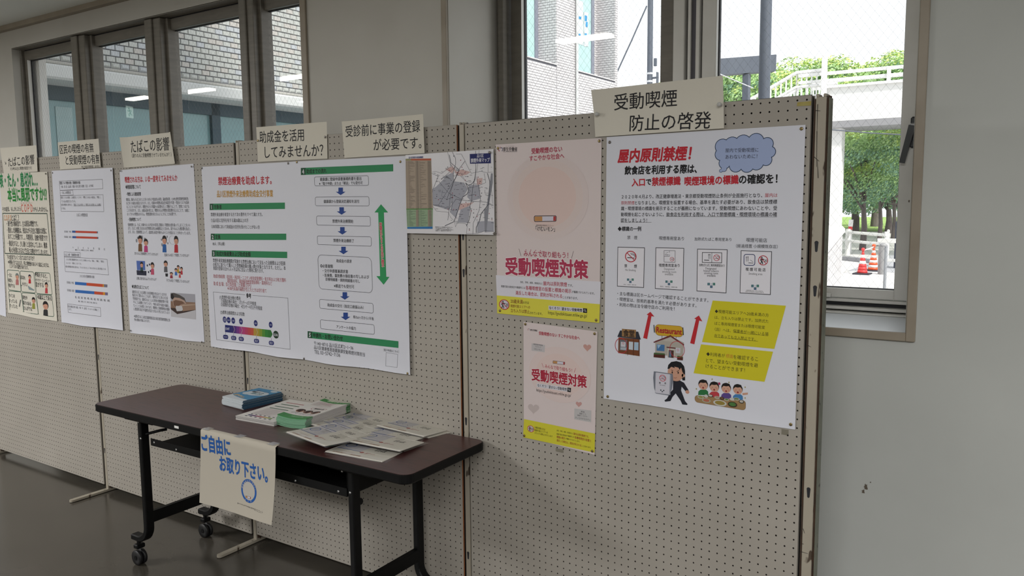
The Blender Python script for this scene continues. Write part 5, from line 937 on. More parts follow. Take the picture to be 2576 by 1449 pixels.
# hanging notice
TFm = Frame(0, 0, TA); o_ = TM @ Vector((0, -HW - .004, 0)); TFm = Frame(o_.x, o_.y, TA)
z = Z(490, 1060, 5.573); M_note = mat('note_paper', 'b5aea1',.7, spec=.25)
q = [Vector(TFm.inv(*z(*p))) for p in ((85, 108), (1135, 330), (1160, 1420), (90, 1130))]
q[0].y = q[1].y = .702
b = MB(); v = []; NX, NZ = 8, 14
for j in range(-3, NZ + 1):
    for i in range(NX + 1):
        u = i / NX
        if j < 0: p = q[0] * (1 - u) + q[1] * u; v.append((p.x, -.0 + (.0065 * -j) - .001, .7062 + .0004 * (-j))); continue
        t = j / NZ; p = (q[0] * (1 - u) + q[1] * u) * (1 - t) + (q[3] * (1 - u) + q[2] * u) * t
        y = -.0015 - .022 * t ** 2 * (.3 + .7 * u) + .004 * math.sin(u * 5) * t; v.append((p.x, y, p.y))
n = NX + 1; f = [(j * n + i, (j + 1) * n + i, (j + 1) * n + i + 1, j * n + i + 1) for j in range(NZ + 3) for i in range(NX)]
b.add(v, f, M_note, True); b.add([(a, y + .0003, c - .0002) for a, y, c in v], [tuple(reversed(x)) for x in f], M_note, True)
nt = tag(b.build('hanging_notice', mw=TFm.m), 'cream notice with blue lettering and round badge hanging from the table front', 'notice')
class Note(Sheet):
    def raw(s, pts, faces, col, lay, part):
        m = ink(col) if isinstance(col, str) else col; W_ = q[1].x - q[0].x; V = []
        for a, c in pts:
            t = (q[0].y - c) / (q[0].y - (q[3].y + q[2].y) / 2); u = (a - q[0].x) / W_
            V.append((a, -.0015 - .022 * t ** 2 * (.3 + .7 * u) + .004 * math.sin(u * 5) * t - .0007 - lay * .0002, c))
        s.part(part).add(V, faces, m)
s = Note(nt, TFm.inv, 0)
BB = '1d559e'
s.text("ご自由に", z(102, 292), z(502, 372), BB, 1.55, .032); s.text("お取り下さい。", z(355, 582), z(1040, 740), BB, 1.45, .032)
s.ring(z(787, 965), 20.3, 28.5, .22, BB, 1, 'round_badge', 40); s.disc(z(787, 965), 16.2, 22.6, 'b5b0a8', .8, 'round_badge', 36)
for txt, a0, a1, inn_ in (("受動喫煙のない社会へ！", 165, 15, 0), ("品川区", 245, 295, 1)):
    for i, ch in enumerate(txt):
        a = math.radians(a0 + (a1 - a0) * i / (len(txt) - 1)); cx, cy = 787 + 101 * math.cos(a), 965 - 142 * math.sin(a) + 20 * math.cos(a) * .9
        s.text(ch, z(cx - 8, cy), z(cx + 8, cy + 3), 'b9b4ac', 1.2, .02, 2.4, 'round_badge')
cigarette(s, [z(748, 1032), z(822, 1048), z(822, 1070), z(748, 1052)], 'round_badge', 2)
s.text("厚生労働省受動喫煙対策推進マスコット", z(630, 1140), z(1015, 1252), K0, 1.25, .012); s.text("けむいモン", z(742, 1230), z(852, 1262), K0, 1.2)
s.finish()
for u, lb in ((.06, 'clear tape holding the left top corner of the hanging notice'), (.5, 'clear tape at the middle of the hanging notice top'), (.93, 'clear tape holding the right top corner of the hanging notice')):
    p = q[0] * (1 - u) + q[1] * u; b = MB(); b.bbox(p.x - .018, p.x + .018, -.002, .03, .7078, .7082, M_ct, .0001); tag(b.build('tape_piece', mw=TFm.m), lb, 'tape')

# ---------------------------------------------------------------- printed matter on the table
ZT = .7052
class Flat(Sheet):
    """print on a horizontal cover: local (a, b) metres"""
    def __init__(s, root, h, curve=None): super().__init__(root, lambda a, b: (a, b), 0); s.h = h; s.curve = curve
    def raw(s, pts, faces, col, lay, part):
        m = ink(col) if isinstance(col, str) else col
        s.part(part).add([(a, b, s.h + .0003 + lay * .0001 + (s.curve(a, b) if s.curve else 0)) for a, b in pts], faces, m)
    def pw(s, p, w): return w
    def ell(s, c, rx, ry, n=28, a0=0, a1=360): return [(c[0] + rx * math.cos(math.radians(a0 + (a1 - a0) * k / n)), c[1] + ry * math.sin(math.radians(a0 + (a1 - a0) * k / n))) for k in range(n if a1 - a0 == 360 else n + 1)]
ORD = ['top', 'second', 'third', 'fourth', 'fifth', 'sixth', 'seventh', 'eighth', 'ninth', 'tenth', 'eleventh', 'twelfth']
def booklet(W_, H_, th, m_side, m_cover, curve=None, n=6, m_left=None):
    """thin booklet: rounded grid slab, origin at a corner"""
    b = MB()
    for lay, (za_, zb_, m, d) in enumerate(((0, th * .3, m_cover, 0), (th * .3, th * .75, m_side, .0012), (th * .75, th, m_cover, 0))):
        v = []
        for k in range(n + 1):
            x = d + (W_ - 2 * d) * k / n
            for y in (d, H_ - d):
                for zz in (za_, zb_): v.append((x, y, zz + (curve(x, y) if curve else 0)))
        f = []
        for k in range(n):
            o = k * 4; f += [(o, o + 2, o + 6, o + 4), (o + 1, o + 5, o + 7, o + 3), (o, o + 4, o + 5, o + 1), (o + 2, o + 3, o + 7, o + 6)]
        f += [(0, 1, 3, 2), (n * 4, n * 4 + 2, n * 4 + 3, n * 4 + 1)]; b.add(v, f, m)
    return b
def place(o, x, y, z_, a): o.matrix_local = TM @ Matrix.Translation((x, y, z_)) @ Matrix.Rotation(a, 4, 'Z')
def rect_from(uv, zt):
    """origin, angle, width, height of a rectangle from px corners: near-left, near-right, far-right"""
    a, b_, c = [TI @ onz(*p, zt) for p in uv]; e = b_ - a; return a, math.atan2(e.y, e.x), e.length, (c - b_).length
D = Z(560, 950, 7.156)
# blue booklets, A5, spine towards the camera-right side
o0, a0, w0, h0 = rect_from([D(0, 330), D(400, 430), D(1120, 250)], ZT + .038)
W_, H_ = .150, .212; M_bw = mat('booklet_white', 'c6ccd0', .5); M_bb = mat('booklet_blue', '4b7d9e', .4); M_bd = mat('booklet_blue_spine', '2c4c63', .4)
cv = lambda x, y: 0
N = 10
for i in range(N):
    b = booklet(W_, H_, .0034, M_bw, M_bw, cv, 4); sp = MB()
    o = b.build('blue_booklet'); lb = ORD[N - 1 - i]
    tag(o, ('blue booklet with white clouds on its cover, top of the stack' if i == N - 1 else f'blue and white booklet, {lb} from the top of its stack'), 'booklet', 'blue booklets stacked on the table')
    place(o, o0.x + random.uniform(-.003, .003), o0.y + random.uniform(-.004, .004) + (N - i) * -.0004, ZT + i * .0037, a0 - TA * 0 + random.uniform(-.012, .012))
    sp.box(W_ - .001, W_ + .0006, .001, H_, .0002, .0035, M_bd); sp.build('spine', o)
    if i == N - 1:
        S = Flat(o, .0034, cv); S.poly([(0, .052), (W_ * .2, .038), (W_ * .6, .028), (W_, .024), (W_, H_), (0, H_)], '4b86ad', .3, 'cover_print')
        for n_i, (x, y, rx, ry, c) in enumerate(((.075, .115, .055, .035, 'b9c2c8'), (.045, .10, .03, .024, 'b9c2c8'), (.11, .12, .035, .03, 'b9c2c8'), (.12, .178, .02, .012, 'b9c2c8'), (.03, .052, .016, .012, 'a89a82'), (.06, .048, .012, .009, 'b5ab98'), (.088, .04, .011, .008, 'a89a82'))): S.disc((x, y), rx, ry, c, .8 + n_i * .9, 'cover_print', 20)
        S.text("健康づくり", (.035, .128), (.112, .128), '2a3a44', 1.1, .02, 9, 'cover_print'); S.text("ガイド", (.06, .108), (.12, .108), '3a7f8a', 1.0, .03, 9, 'cover_print'); S.text("禁煙ガイドブック", (.035, .15), (.12, .15), '5a3a5a', 1.0, 0, 9, 'cover_print'); S.finish()
# white leaflets pile
o1, a1, w1_, h1_ = rect_from([D(235, 685), D(900, 800), D(1800, 480)], ZT + .016)
pile = MB(); M_lf = mat('leaflet_white', 'cfccc8', .55); M_lf2 = mat('leaflet_edge', '9a9797', .7); W_, H_ = .21, .297
for i in range(16):
    dx_, dy_ = random.uniform(-.0015, .0015), random.uniform(-.0015, .0015); pile.box(dx_, W_ + dx_, dy_, H_ + dy_, i * .001, i * .001 + .0009, M_lf if i % 3 else M_lf2)
o = tag(pile.build('leaflet_pile'), 'pile of white information leaflets with green bars between two stacks', 'leaflets'); place(o, o1.x, o1.y, ZT, a1)
tp = MB(); tp.box(0, W_, 0, H_, .0161, .0166, M_lf); t_ = tp.build('top_leaflet', o); S = Flat(t_, .0166)
for y, w_, c in ((.245, .10, 'a8666a'), (.215, .15, '2e5a42'), (.18, .15, '2e5a42'), (.15, .15, '2e5a42')): S.poly([(.03, y), (.03 + w_, y), (.03 + w_, y + .007), (.03, y + .007)], c, .5, 'print')
for k in range(14): S.poly([(.03, .14 - k * .0065), (.03 + random.uniform(.08, .15), .14 - k * .0065), (.12, .142 - k * .0065), (.03, .142 - k * .0065)], 'a09a9c' if k % 2 else 'b09a9c', .5, 'print')
for i, c in enumerate(('2a2d60', '5a2f6a', '9a3a5c', 'b05a48', 'b09a48', '6a8a3c')): S.poly([(.035 + i * .022, .028), (.057 + i * .022, .028), (.057 + i * .022, .038), (.035 + i * .022, .038)], c, .6, 'print')
for i in range(6): S.disc((.04 + i * .024, .048), .006, .004, '2a2d40', .6, 'print', 8); S.disc((.04 + i * .026, .018), .007, .004, '2a2d40', .6, 'print', 8)
S.finish()
# green leaflets
o2, a2, w2_, h2_ = rect_from([D(985, 670), D(1500, 750), D(2510, 465)], ZT + .040)
W_, H_ = .148, .292; M_gp = mat('leaflet_green', '2f7d3c', .45); M_gl = mat('leaflet_pale_green', '74a183', .5); N = 11
cv2 = lambda x, y: .010 * max(0, 1 - y / .05) ** 1.5 * 0 + .006 * (2 * x / W_ - 1) ** 2
for i in range(N):
    b = booklet(W_, H_, .003, mat('leaflet_cream', 'a89fa0', .5), M_lf, cv2, 6); o = b.build('green_leaflet'); lb = ORD[N - 1 - i]
    tag(o, ('green-ended map leaflet with three drawn faces, top of its stack' if i == N - 1 else f'green-ended leaflet, {lb} from the top of its stack'), 'leaflet', 'green-ended leaflets stacked on the table')
    place(o, o2.x + random.uniform(-.002, .002), o2.y + random.uniform(-.003, .003) + (i - N) * .0006, ZT + i * .0034, a2 + random.uniform(-.008, .008))
    g = MB()
    for k in range(6):
        xa_, xb_ = W_ * k / 6, W_ * (k + 1) / 6
        for (ya_, yb_, m) in ((-.0008, .035, M_gl if i < N - 1 else M_gp), (H_ - .052, H_ + .0006, M_gp)):
            c0, c1 = cv2(xa_, 0), cv2(xb_, 0); v = [(xa_, ya_, c0 - .0001), (xb_, ya_, c1 - .0001), (xb_, yb_, c1 - .0001), (xa_, yb_, c0 - .0001), (xa_, ya_, c0 + .0032), (xb_, ya_, c1 + .0032), (xb_, yb_, c1 + .0032), (xa_, yb_, c0 + .0032)]
            g.add(v, [(0, 1, 5, 4), (2, 3, 7, 6), (4, 5, 6, 7), (3, 0, 4, 7), (1, 2, 6, 5)], m)
    g.build('green_ends', o)
    if i == N - 1:
        S = Flat(o, .0032, cv2); S.text("禁煙外来マップ", (.03, .262), (.135, .262), 'c5cfb8', 1.3, .03, 1, 'cover_print'); S.text("品川区", (.065, .281), (.1, .281), 'c5cfb8', 1.1, .03, 1, 'cover_print'); S.text("受動喫煙対策", (.055, .018), (.115, .018), '9fc4a5', 1, .02, 1, 'cover_print')
        for k, x in enumerate((.035, .073, .112)):
            S.disc((x, .092), .019, .021, '3a2420', .6, 'cover_print', 18); S.disc((x, .087), .0165, .0175, 'b38f7c', .9, 'cover_print', 18); S.poly([(x - .018, .055), (x + .018, .055), (x + .010, .07), (x - .010, .07)], 'b9b4b4', .8, 'cover_print'); S.stroke([(x - .014, .05), (x, .058), (x + .014, .05)], .0012, '3a3438', 1.2, 'cover_print')
            for q_ in (-.006, .006): S.disc((x + q_, .088), .0015, .002, '2a1c18', 1.2, 'cover_print', 6)
        S.ring((.085, .14), .038, .02, .06, 'a87078', .8, 'cover_print', 24); S.text("禁煙外来", (.06, .143), (.11, .143), '2a2426', 1.3, .02, 1, 'cover_print')
        for k in range(7): S.poly([(.012, .175 + k * .009), (.012 + random.uniform(.06, .12), .175 + k * .009), (.1, .177 + k * .009), (.012, .177 + k * .009)], 'a08a8c', .5, 'cover_print')
        S.finish()
# bagged packs
B_ = Z(720, 1010, 5.854)
M_pk = mat('pack_card', 'cdc9c0', .6); M_film = glassy('clear_film', (.97, .97, .96, 1), .8, .08)
PW, PH = .255, .150
def pack_proto():
    e = empty('bagged_pack'); b = MB(); b.bbox(.006, PW - .006, .004, PH - .006, .0006, .0045, M_pk, .0012); cd_ = b.build('card', e)
    b = MB(); b.bbox(.004, PW - .01, .002, PH - .004, .0, .0008, M_lf2, .0003); b.build('inner_sheet', e)
    S = Flat(cd_, .0045)
    S.poly([(.012, .062), (.118, .058), (.120, .142), (.016, .145)], 'b7b5bb', .4, 'label_print'); S.ring((.042, .105), .0215, .0215, .22, '4a5f94', .8, 'label_print', 26); S.disc((.042, .105), .013, .013, 'a3a3a8', .7, 'label_print', 18)
    S.poly([(.012, .059), (.118, .055), (.118, .0595), (.012, .0635)], '43598c', .8, 'label_print'); S.poly([(.02, .1435), (.12, .1405), (.12, .1445), (.02, .1475)], '4a5578', .8, 'label_print')
    S.text("受動喫煙防止", (.072, .128), (.113, .127), '4a5578', 1, .01, .9, 'label_print')
    for k in range(4): S.text("受動喫煙のない社会へ", (.072, .114 - k * .011), (.113 - k * .003, .113 - k * .011), '8a8a98', 1, 0, .9, 'label_print')
    S.text("日は", (.155, .098), (.198, .098), '1c1a1a', 1.05, .012, .9, 'label_print'); S.disc((.128, .052), .009, .007, '9c3a3c', .9, 'label_print', 12); S.text("デー", (.142, .05), (.185, .05), '9c3a3c', .8, .01, .9, 'label_print')
    S.text("世界禁煙デー・禁煙週間", (.03, .016), (.15, .014), '94603c', 1.0, 0, .9, 'label_print'); S.text("５月３１日は世界禁煙デー", (.05, .034), (.115, .032), 'a06a60', 1.0, 0, .9, 'label_print'); S.finish()
    b = MB(); NXp = 10; NYp = 6; v = []
    for i in range(NXp + 1):
        for j in range(NYp + 1):
            x, y = (PW + .016) * i / NXp - .006, (PH + .006) * j / NYp - .003; ed = min(i, NXp - i, j, NYp - j)
            v.append((x, y, .0058 + .0006 * math.sin(i * 1.7 + j * .9) + (.0003 if ed else -.004)))
    b.add(v, [(i * (NYp + 1) + j, (i + 1) * (NYp + 1) + j, (i + 1) * (NYp + 1) + j + 1, i * (NYp + 1) + j + 1) for i in range(NXp) for j in range(NYp)], M_film, True); b.build('clear_sleeve', e)
    return e
proto = pack_proto()
PACKS = [((2200, 385), .006, -.22, 'bagged pack lying lowest under the far right pack'), ((2060, 365), .016, -.05, 'bagged pack farthest to the right on the table'),
         ((1350, 262), .008, -.16, 'bagged pack at the far back of the fanned row, mostly covered'), ((1205, 300), .014, -.14, 'bagged pack second from the back of the fanned row'),
         ((1060, 365), .020, -.15, 'bagged pack third from the front of the left fan'), ((950, 440), .026, -.17, 'bagged pack just behind the front one of the left fan'), ((720, 490), .032, -.17, 'bagged pack with yellow line at the front of the left fan, leaning on others'),
         ((1760, 465), .014, .06, 'bagged pack half covered at the back of the right fan'), ((1675, 562), .021, .06, 'bagged pack in the middle of the right fan with bright round badge'), ((1400, 712), .006, .10, 'bagged pack at the very front edge of the right fan')]
for i, ((x, y), h, a, lb) in enumerate(PACKS):
    e = proto if i == 0 else copy_tree(proto)
    p = TI @ onz(*B_(x, y), ZT + h); L_ = Matrix.Rotation(a, 4, 'Z') @ Vector((.1765, .098, 0))
    e.matrix_local = TM @ Matrix.Translation((p.x - L_.x, p.y - L_.y, ZT + h - .0045)) @ Matrix.Rotation(a, 4, 'Z') @ Matrix.Rotation(-.03 - (.03 if h > .01 else 0), 4, 'X') @ Matrix.Rotation(.01, 4, 'Y')
    tag(e, lb, 'pack', 'bagged packs fanned out on the table')
# ================================================================== OUTSIDE
GZ = -.60
M_pave = noisy('bright_pavement', 'c9c7c4', 'd4d2cf', .6, .8); M_grass = noisy('lawn', '7d9c4c', '93b05c', .5, .95); M_asph = mat('road_grey', 'a8a9ad', .85)
b = MB(); b.box(-60, 60, 1.0, 70, GZ - .2, GZ, M_pave); struct(b.build('ground_outside', mw=WF.m))
OF = Frame(0, .33, .052)
def gpt(u, v, z_=GZ): p = onz(u, v, z_); q = OF.m.inverted() @ p; return q
# ---- tile-clad wings: planes at right angles to the window wall
def side_frame(perp): # perpendicular plane at lateral distance perp to the left of the camera; local x = outward distance, local -y faces the camera side (right)
    c = OF.m.inverted() @ CC; o = OF.m @ Vector((c.x - perp, c.y, 0)); return Frame(o.x, o.y, OF.a + math.pi / 2)
# near wing, seen through window 1
A = side_frame(7.9)
M_tile = noisy('grey_white_tile', 'a9aca9', 'b7bab7', 1.2, .5, c3='9aa0a2', s3=4, t3=.6); M_joint = mat('dark_joint', '55565e', .9); M_conc = noisy('pale_concrete', 'a3a29d', 'b0afaa', 1.5, .8); M_fas = mat('white_fascia', 'c3c6c6', .6); M_sof = mat('grey_soffit', '7d8182', .8)
M_tealf = mat('dark_teal_frame', '2c4450', .5); M_teal = noisy('teal_glass', '6f9297', '7fa3a6', .8, .12, lo=.25, hi=.75, spec=.6)
zb0 = A.inv(520, 204)[1]; zl0 = A.inv(520, 214)[1]; zf1 = A.inv(454, 238)[1]
X0, X1 = A.inv(70, 150)[0], A.inv(800, 100)[0] + .3
e = tag(empty('tiled_wing', A.m), 'grey-white tile-clad wing with teal windows seen through the four left panes', 'building')
TW, TH = .100, .060; G_ = .0065
tm = None; cnt = 0; rest = MB()
def tile_mesh(w_, h_, bev, m):
    b = MB(); y = -.012; b.add([(0, 0, 0), (w_, 0, 0), (w_, 0, h_), (0, 0, h_), (bev, y, bev), (w_ - bev, y, bev), (w_ - bev, y, h_ - bev), (bev, y, h_ - bev)], [(4, 5, 6, 7), (0, 1, 5, 4), (1, 2, 6, 5), (2, 3, 7, 6), (3, 0, 4, 7)], m); return b
def visible_px(F, x, z_):
    p = F.w(x, 0, z_) - CC; d = sum(p[i] * MR[2][i] for i in range(3)); return 1288 + FPX * sum(p[i] * MR[0][i] for i in range(3)) / d, 724.5 - FPX * sum(p[i] * MR[1][i] for i in range(3)) / d
panes = [(82, 182), (246, 366), (440, 604), (675, 766)]
M_tiles = [M_tile, noisy('bluish_tile', 'a6abb0', 'b3b8bd', 2, .45), noisy('warm_tile', 'adaaa6', 'b8b5b0', 2, .5)]
protos = []
nrow = 60; built = []
for r in range(nrow):
    zz = zb0 + r * TH; xx = X0 + (TW / 2 if r % 2 else 0)
    while xx < X1:
        u, v = visible_px(A, xx + TW / 2, zz + TH / 2)
        if v > -30:
            vis = v > 0 and any(a - 4 < u < c + 4 for a, c in panes) and v > 163 - .22 * (u - 80) - 60
            built.append((0 if vis else 1, xx, zz, r))
        xx += TW
vis = [q for q in built if q[0] == 0]; vis.sort(key=lambda q: -visible_px(A, q[1], q[2])[0] * 0 + q[1]); keep = set(id(q) for q in vis[:290])
tmesh = {}
for q in built:
    _, xx, zz, r = q; m = M_tiles[random.choice((0, 0, 0, 0, 0, 0, 1, 2))]; bev = .016 if r == 0 else .0035
    if id(q) in keep:
        k = (m.name, r == 0)
        if k not in tmesh: o = tile_mesh(TW - G_, TH - G_, bev, m).build('wall_tile', e); tmesh[k] = o.data
        else: o = bpy.data.objects.new('wall_tile', tmesh[k]); COL.objects.link(o); o.parent = e
        o.matrix_local = Matrix.Translation((xx, random.uniform(-.001, .001), zz))
    else:
        t = tile_mesh(TW - G_, TH - G_, bev, m); rest.add([(xx + a, y, zz + c) for a, y, c in t.v], t.f, m)
if rest.f: o = rest.build('more_wall_tiles', e); o['kind'] = 'stuff'
b = MB(); b.box(X0 - 1, X1 + 1, 0, 1.5, zb0 - .02, zb0 + nrow * TH, M_joint); b.build('tile_bed', e)
b = MB(); b.bbox(X0 - 1, X1 + 1, -.03, .3, zl0, zb0 - .008, M_conc, .01); b.build('ledge', e)
b = MB(); b.bbox(X0 - 1, X1 + 1, -.07, .42, zf1, zl0 - .002, M_fas, .02)
b.build('fascia', e)
b = MB(); b.box(X0 - 1, X1 + 1, .0, 1.2, zf1 + .02, zl0, M_sof); b.build('soffit', e)
b = MB(); yg = .42; zg = A.inv(454, 238)[1]
b.box(X0 - 1, X1 + 1, yg - .05, yg + .05, zg - .14, zg, M_tealf)
fx_ = lambda u: A.inv(u, 300, yg)[0]
for u0, u1 in ((527, 548), (760, 790), (-40, -20)): b.box(fx_(u0), fx_(u1), yg - .05, yg + .05, GZ, zg, M_tealf)
b.build('window_frame', e)
for a, c in ((-20, 280), (280, 527), (548, 760), (790, 900)):
    b = MB(); b.box(fx_(a), fx_(c), yg, yg + .03, GZ, zg - .14, M_teal); b.build('window_pane', e)
b = MB(); M_cur = noisy('pale_blind', '9db5b8', 'a9c0c2', 3, .7)
b.box(fx_(140), fx_(182), yg - .008, yg, GZ, zg - .2, M_cur); b.build('blind', e)
# ---- far wing, seen through window 2
B2 = side_frame(9.6)
BX = lambda u, v=150, d=0: B2.inv(u, v, d)[0]
BZ = lambda u, v, d=0: B2.inv(u, v, d)[1]
M_t2 = noisy('white_tile', 'bdbbbd', 'c8c6c8', 1.2, .4)
e2 = tag(empty('brick_tile_building', B2.m), 'white brick-tiled building with two recessed windows and paper notices, beyond the left large pane', 'building')
xA0, xA1, xB0, xB1, xE = BX(1290), BX(1400), BX(1449), BX(1547), BX(1553)
zs1, zs2 = BZ(1399, 164), BZ(1451, 179)
T2W, T2H, G2 = .120, .060, .009; RD = .55; ZT2 = BZ(1400, 164) + 2.6; ZB2 = GZ
tl = MB(); bed = MB()
def clad(x0, x1, z0, z1, face='side', y=0.0, xw=0):
    """tiles on a rectangle; face 'side' lies in the plane y, 'return' is at right angles (x = xw) running y0..y1"""
    r0 = int(math.ceil((z0 - ZB2) / T2H)); r1 = int((z1 - ZB2) / T2H)
    for r in range(r0, r1):
        zz = ZB2 + r * T2H; n_ = int((x1 - x0) / T2W + 1.5)
        for k in range(-1, n_):
            a = x0 + k * T2W + (T2W / 2 if r % 2 else 0); c = a + T2W - G2; a = max(a, x0); c = min(c, x1)
            if c - a < .015: continue
            h = zz + T2H - G2
            if face == 'side': tl.add([(a, y - .010, zz), (c, y - .010, zz), (c, y - .010, h), (a, y - .010, h), (a, y, zz), (c, y, zz), (c, y, h), (a, y, h)], [(0, 1, 2, 3), (4, 5, 1, 0), (5, 6, 2, 1), (6, 7, 3, 2), (7, 4, 0, 3)], M_t2)
            else: tl.add([(xw - .010, c, zz), (xw - .010, a, zz), (xw - .010, a, h), (xw - .010, c, h), (xw, c, zz), (xw, a, zz), (xw, a, h), (xw, c, h)], [(0, 3, 2, 1), (4, 0, 1, 5), (5, 1, 2, 6), (6, 2, 3, 7), (7, 3, 0, 4)], M_t2)
def bedbox(*a): bed.box(*a, M_joint)
# plinth band below the windows
clad(xA0, xA1 - .02, ZB2, zs1); bedbox(xA0, xA1, 0, .6, ZB2, zs1)
clad(xA1, xB0, ZB2, ZT2); bedbox(xA1, xB0 + .04, 0, 1.2, ZB2, ZT2)
clad(xB0 + .06, xB1, ZB2, zs2); bedbox(xB0, xB1, 0, .6, ZB2, zs2)
clad(xB1, xE, ZB2, ZT2); bedbox(xB1, xE, 0, 1.6, ZB2, ZT2)
# recess backs and returns (facing the camera)
clad(.0, RD, zs1, ZT2, 'return', xw=xA1); clad(0, RD, zs2, ZT2, 'return', xw=xB1)
xr = BX(1490, 150, RD); xr2 = BX(1512, 150, RD)
clad(xr, xB1, zs2, ZT2, 'side', RD); bedbox(xA0, xA1, RD, 1.2, zs1, ZT2); bedbox(xB0, xB1, RD, 1.2, zs2, ZT2)
o = tl.build('wall_tiles', e2); o['kind'] = 'stuff'; bed.build('tile_bed', e2)
M_gf = mat('grey_window_frame', '7f8390', .5); M_aq = noisy('aqua_blind_glass', 'a5c6c4', 'b1d0ce', 2, .2)
for (x0, x1, zz, lb) in ((xA0, xA1, zs1, 0), (xB0, xr, zs2, 1)):
    b = MB(); b.box(x0, x1, RD - .06, RD, zz, zz + .12, M_gf); b.box(x1 - .14, x1, RD - .06, RD, zz, ZT2, M_gf); b.box(x0, x0 + .12, RD - .06, RD, zz, ZT2, M_gf); f_ = b.build('window_frame', e2)
    b = MB(); b.box(x0 + .12, x1 - .14, RD - .03, RD - .01, zz + .12, ZT2, M_aq); b.build('window_pane', f_)
for zz, a, c in ((zs1, xA0, xA1), (zs2, xB0 + .06, xB1)):
    b = MB(); b.bbox(a, c, -.02, RD, zz, zz + .03, M_t2, .005); b.build('sill_course', e2)
b = MB(); b.tube([(BX(1447), -.05, ZB2), (BX(1447), -.05, ZT2)], .035, M_fas, 8); b.build('downpipe', e2)
S2 = Sheet(None, lambda u, v: B2.inv(u, v, RD - .035), -(RD - .035)); b = MB()
class Wn(Sheet):
    def y(s, lay): return RD - .036 - .004 * lay
s = Wn(e2, lambda u, v: B2.inv(u, v, RD - .04), 0); ZW = Z(1240, 0, 4.024)
s.poly([ZW(865, 0), ZW(915, 15), ZW(920, 460), ZW(868, 445)], 'c2cccf', 0, 'window_notices'); s.poly([ZW(922, 120), ZW(968, 130), ZW(968, 470), ZW(924, 470)], 'c6ced2', .5, 'window_notices')
for p in ([(928, 155), (952, 160), (952, 215), (928, 212)], [(928, 335), (952, 340), (952, 400), (928, 398)], [(870, 165), (895, 170), (893, 195), (870, 192)], [(940, 220), (960, 222), (958, 275), (938, 272)], [(868, 340), (888, 343), (888, 360), (868, 358)]): s.poly([ZW(*q) for q in p], '3f8fbf', 1.5, 'window_notices')
s.finish()
# ---- poles, wires
M_pole = noisy('pole_grey', '4c535f', '565d68', 2, .6, stretch=(1, 1, .2)); M_sil = mat('pale_steel', 'c9ccd2', .4)
def at_depth(u, v, dep):
    d = ray(u, v); return CC + d * dep
def upole(u, v, dep, r, h, label, m=M_pole, bands=()):
    p = at_depth(u, v, dep); e = tag(empty('utility_pole', Matrix.Translation((p.x, p.y, GZ))), label, 'pole')
    b = MB(); b.tube([(0, 0, 0), (0, 0, h)], [r * 1.08, r * .92], m, 14); b.build('shaft', e)
    for zz in bands: b = MB(); b.tube([(0, 0, zz), (0, 0, zz + .06)], r * 1.12, M_sil, 14); b.build('band', e)
    return e, p
e, p = upole(1635, 150, 26, .092, 14, 'thin grey utility pole beyond the brick-tiled building', bands=(6.0, 6.25))
b = MB(); b.bbox(.08, .3, -.03, .03, 6.1, 6.16, M_pole, .01); b.bbox(.25, .3, -.05, .05, 5.7, 6.3, M_pole, .01); b.bbox(.15, .24, -.04, .04, 6.5, 6.75, M_pole, .01); b.build('bracket', e)
e, p = upole(1925, 120, 11, .076, 12, 'thick dark pole in front of the footbridge stairs', bands=())
for (u0, v0, u1, v1, d0, d1, lb, r) in ((1553, 180, 1627, 15, 24, 24, 'dark guy wire slanting up to the thin utility pole', .022), (1755, 0 + 160, 1895, 222, 14, 14, 'pale cable slanting behind the heading sheet', .009), (2090, 326, 2300, 340, 24, 24, 'dark overhead cable in front of the park trees', .018)):
    a, c = at_depth(u0, v0, d0), at_depth(u1, v1, d1); d = c - a; a -= d * .15 * (lb[0] == 'p'); b = MB()
    b.tube([tuple(a), tuple((a + c) / 2 - Vector((0, 0, d.length * .01))), tuple(c)], r, M_sil if 'pale' in lb else M_pole, 6); tag(b.build('cable'), lb, 'cable')
# dark gantry frame
a = at_depth(1812, 170, 17); c = at_depth(1948, 160, 17); e = tag(empty('sign_gantry', Matrix.Translation((a.x, a.y, GZ))), 'dark steel gantry beam on a post behind the thick pole', 'gantry')
b = MB(); zz = a.z - GZ; d = c - a; n_ = Vector((-d.y, d.x, 0)).normalized() * .12; s0 = -d * .35
b.prism([s0 - n_ + Vector((0, 0, zz - .17)), d - n_ + Vector((0, 0, zz - .17)), d + n_ + Vector((0, 0, zz - .17)), s0 + n_ + Vector((0, 0, zz - .17))], .34, M_pole); b.build('beam', e)
b = MB(); pp = at_depth(1878, 200, 17); q_ = pp - a; b.bbox(q_.x - .07, q_.x + .07, q_.y - .07, q_.y + .07, 0, zz - .15, M_pole, .01); b.build('post', e)
# ---- footbridge
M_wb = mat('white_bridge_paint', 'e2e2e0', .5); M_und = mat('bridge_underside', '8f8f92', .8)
BF = Frame(*[(at_depth(2170, 200, 28))[i] for i in (0, 1)], OF.a)
def bi(u, v, dep=0): a, c = BF.inv(u, v, dep); return a, c
e = tag(empty('footbridge', BF.m), 'white pedestrian footbridge with railed stairs crossing in front of the trees', 'footbridge')
x0, zt0 = bi(2078, 216); x1, zt1 = bi(2268, 207); zg0 = bi(2085, 307)[1]; zu = zg0 - .05
zt_ = (zt0 + zt1) / 2
XR = x1 + 9
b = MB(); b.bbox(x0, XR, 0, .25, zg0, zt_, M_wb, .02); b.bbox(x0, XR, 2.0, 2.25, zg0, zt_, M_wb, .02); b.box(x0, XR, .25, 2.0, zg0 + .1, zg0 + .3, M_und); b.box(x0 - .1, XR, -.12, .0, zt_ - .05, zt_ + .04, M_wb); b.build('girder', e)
b = MB(); b.box(x0, XR, -.02, 2.2, zg0 - .22, zg0, M_und); b.build('underside_beam', e)
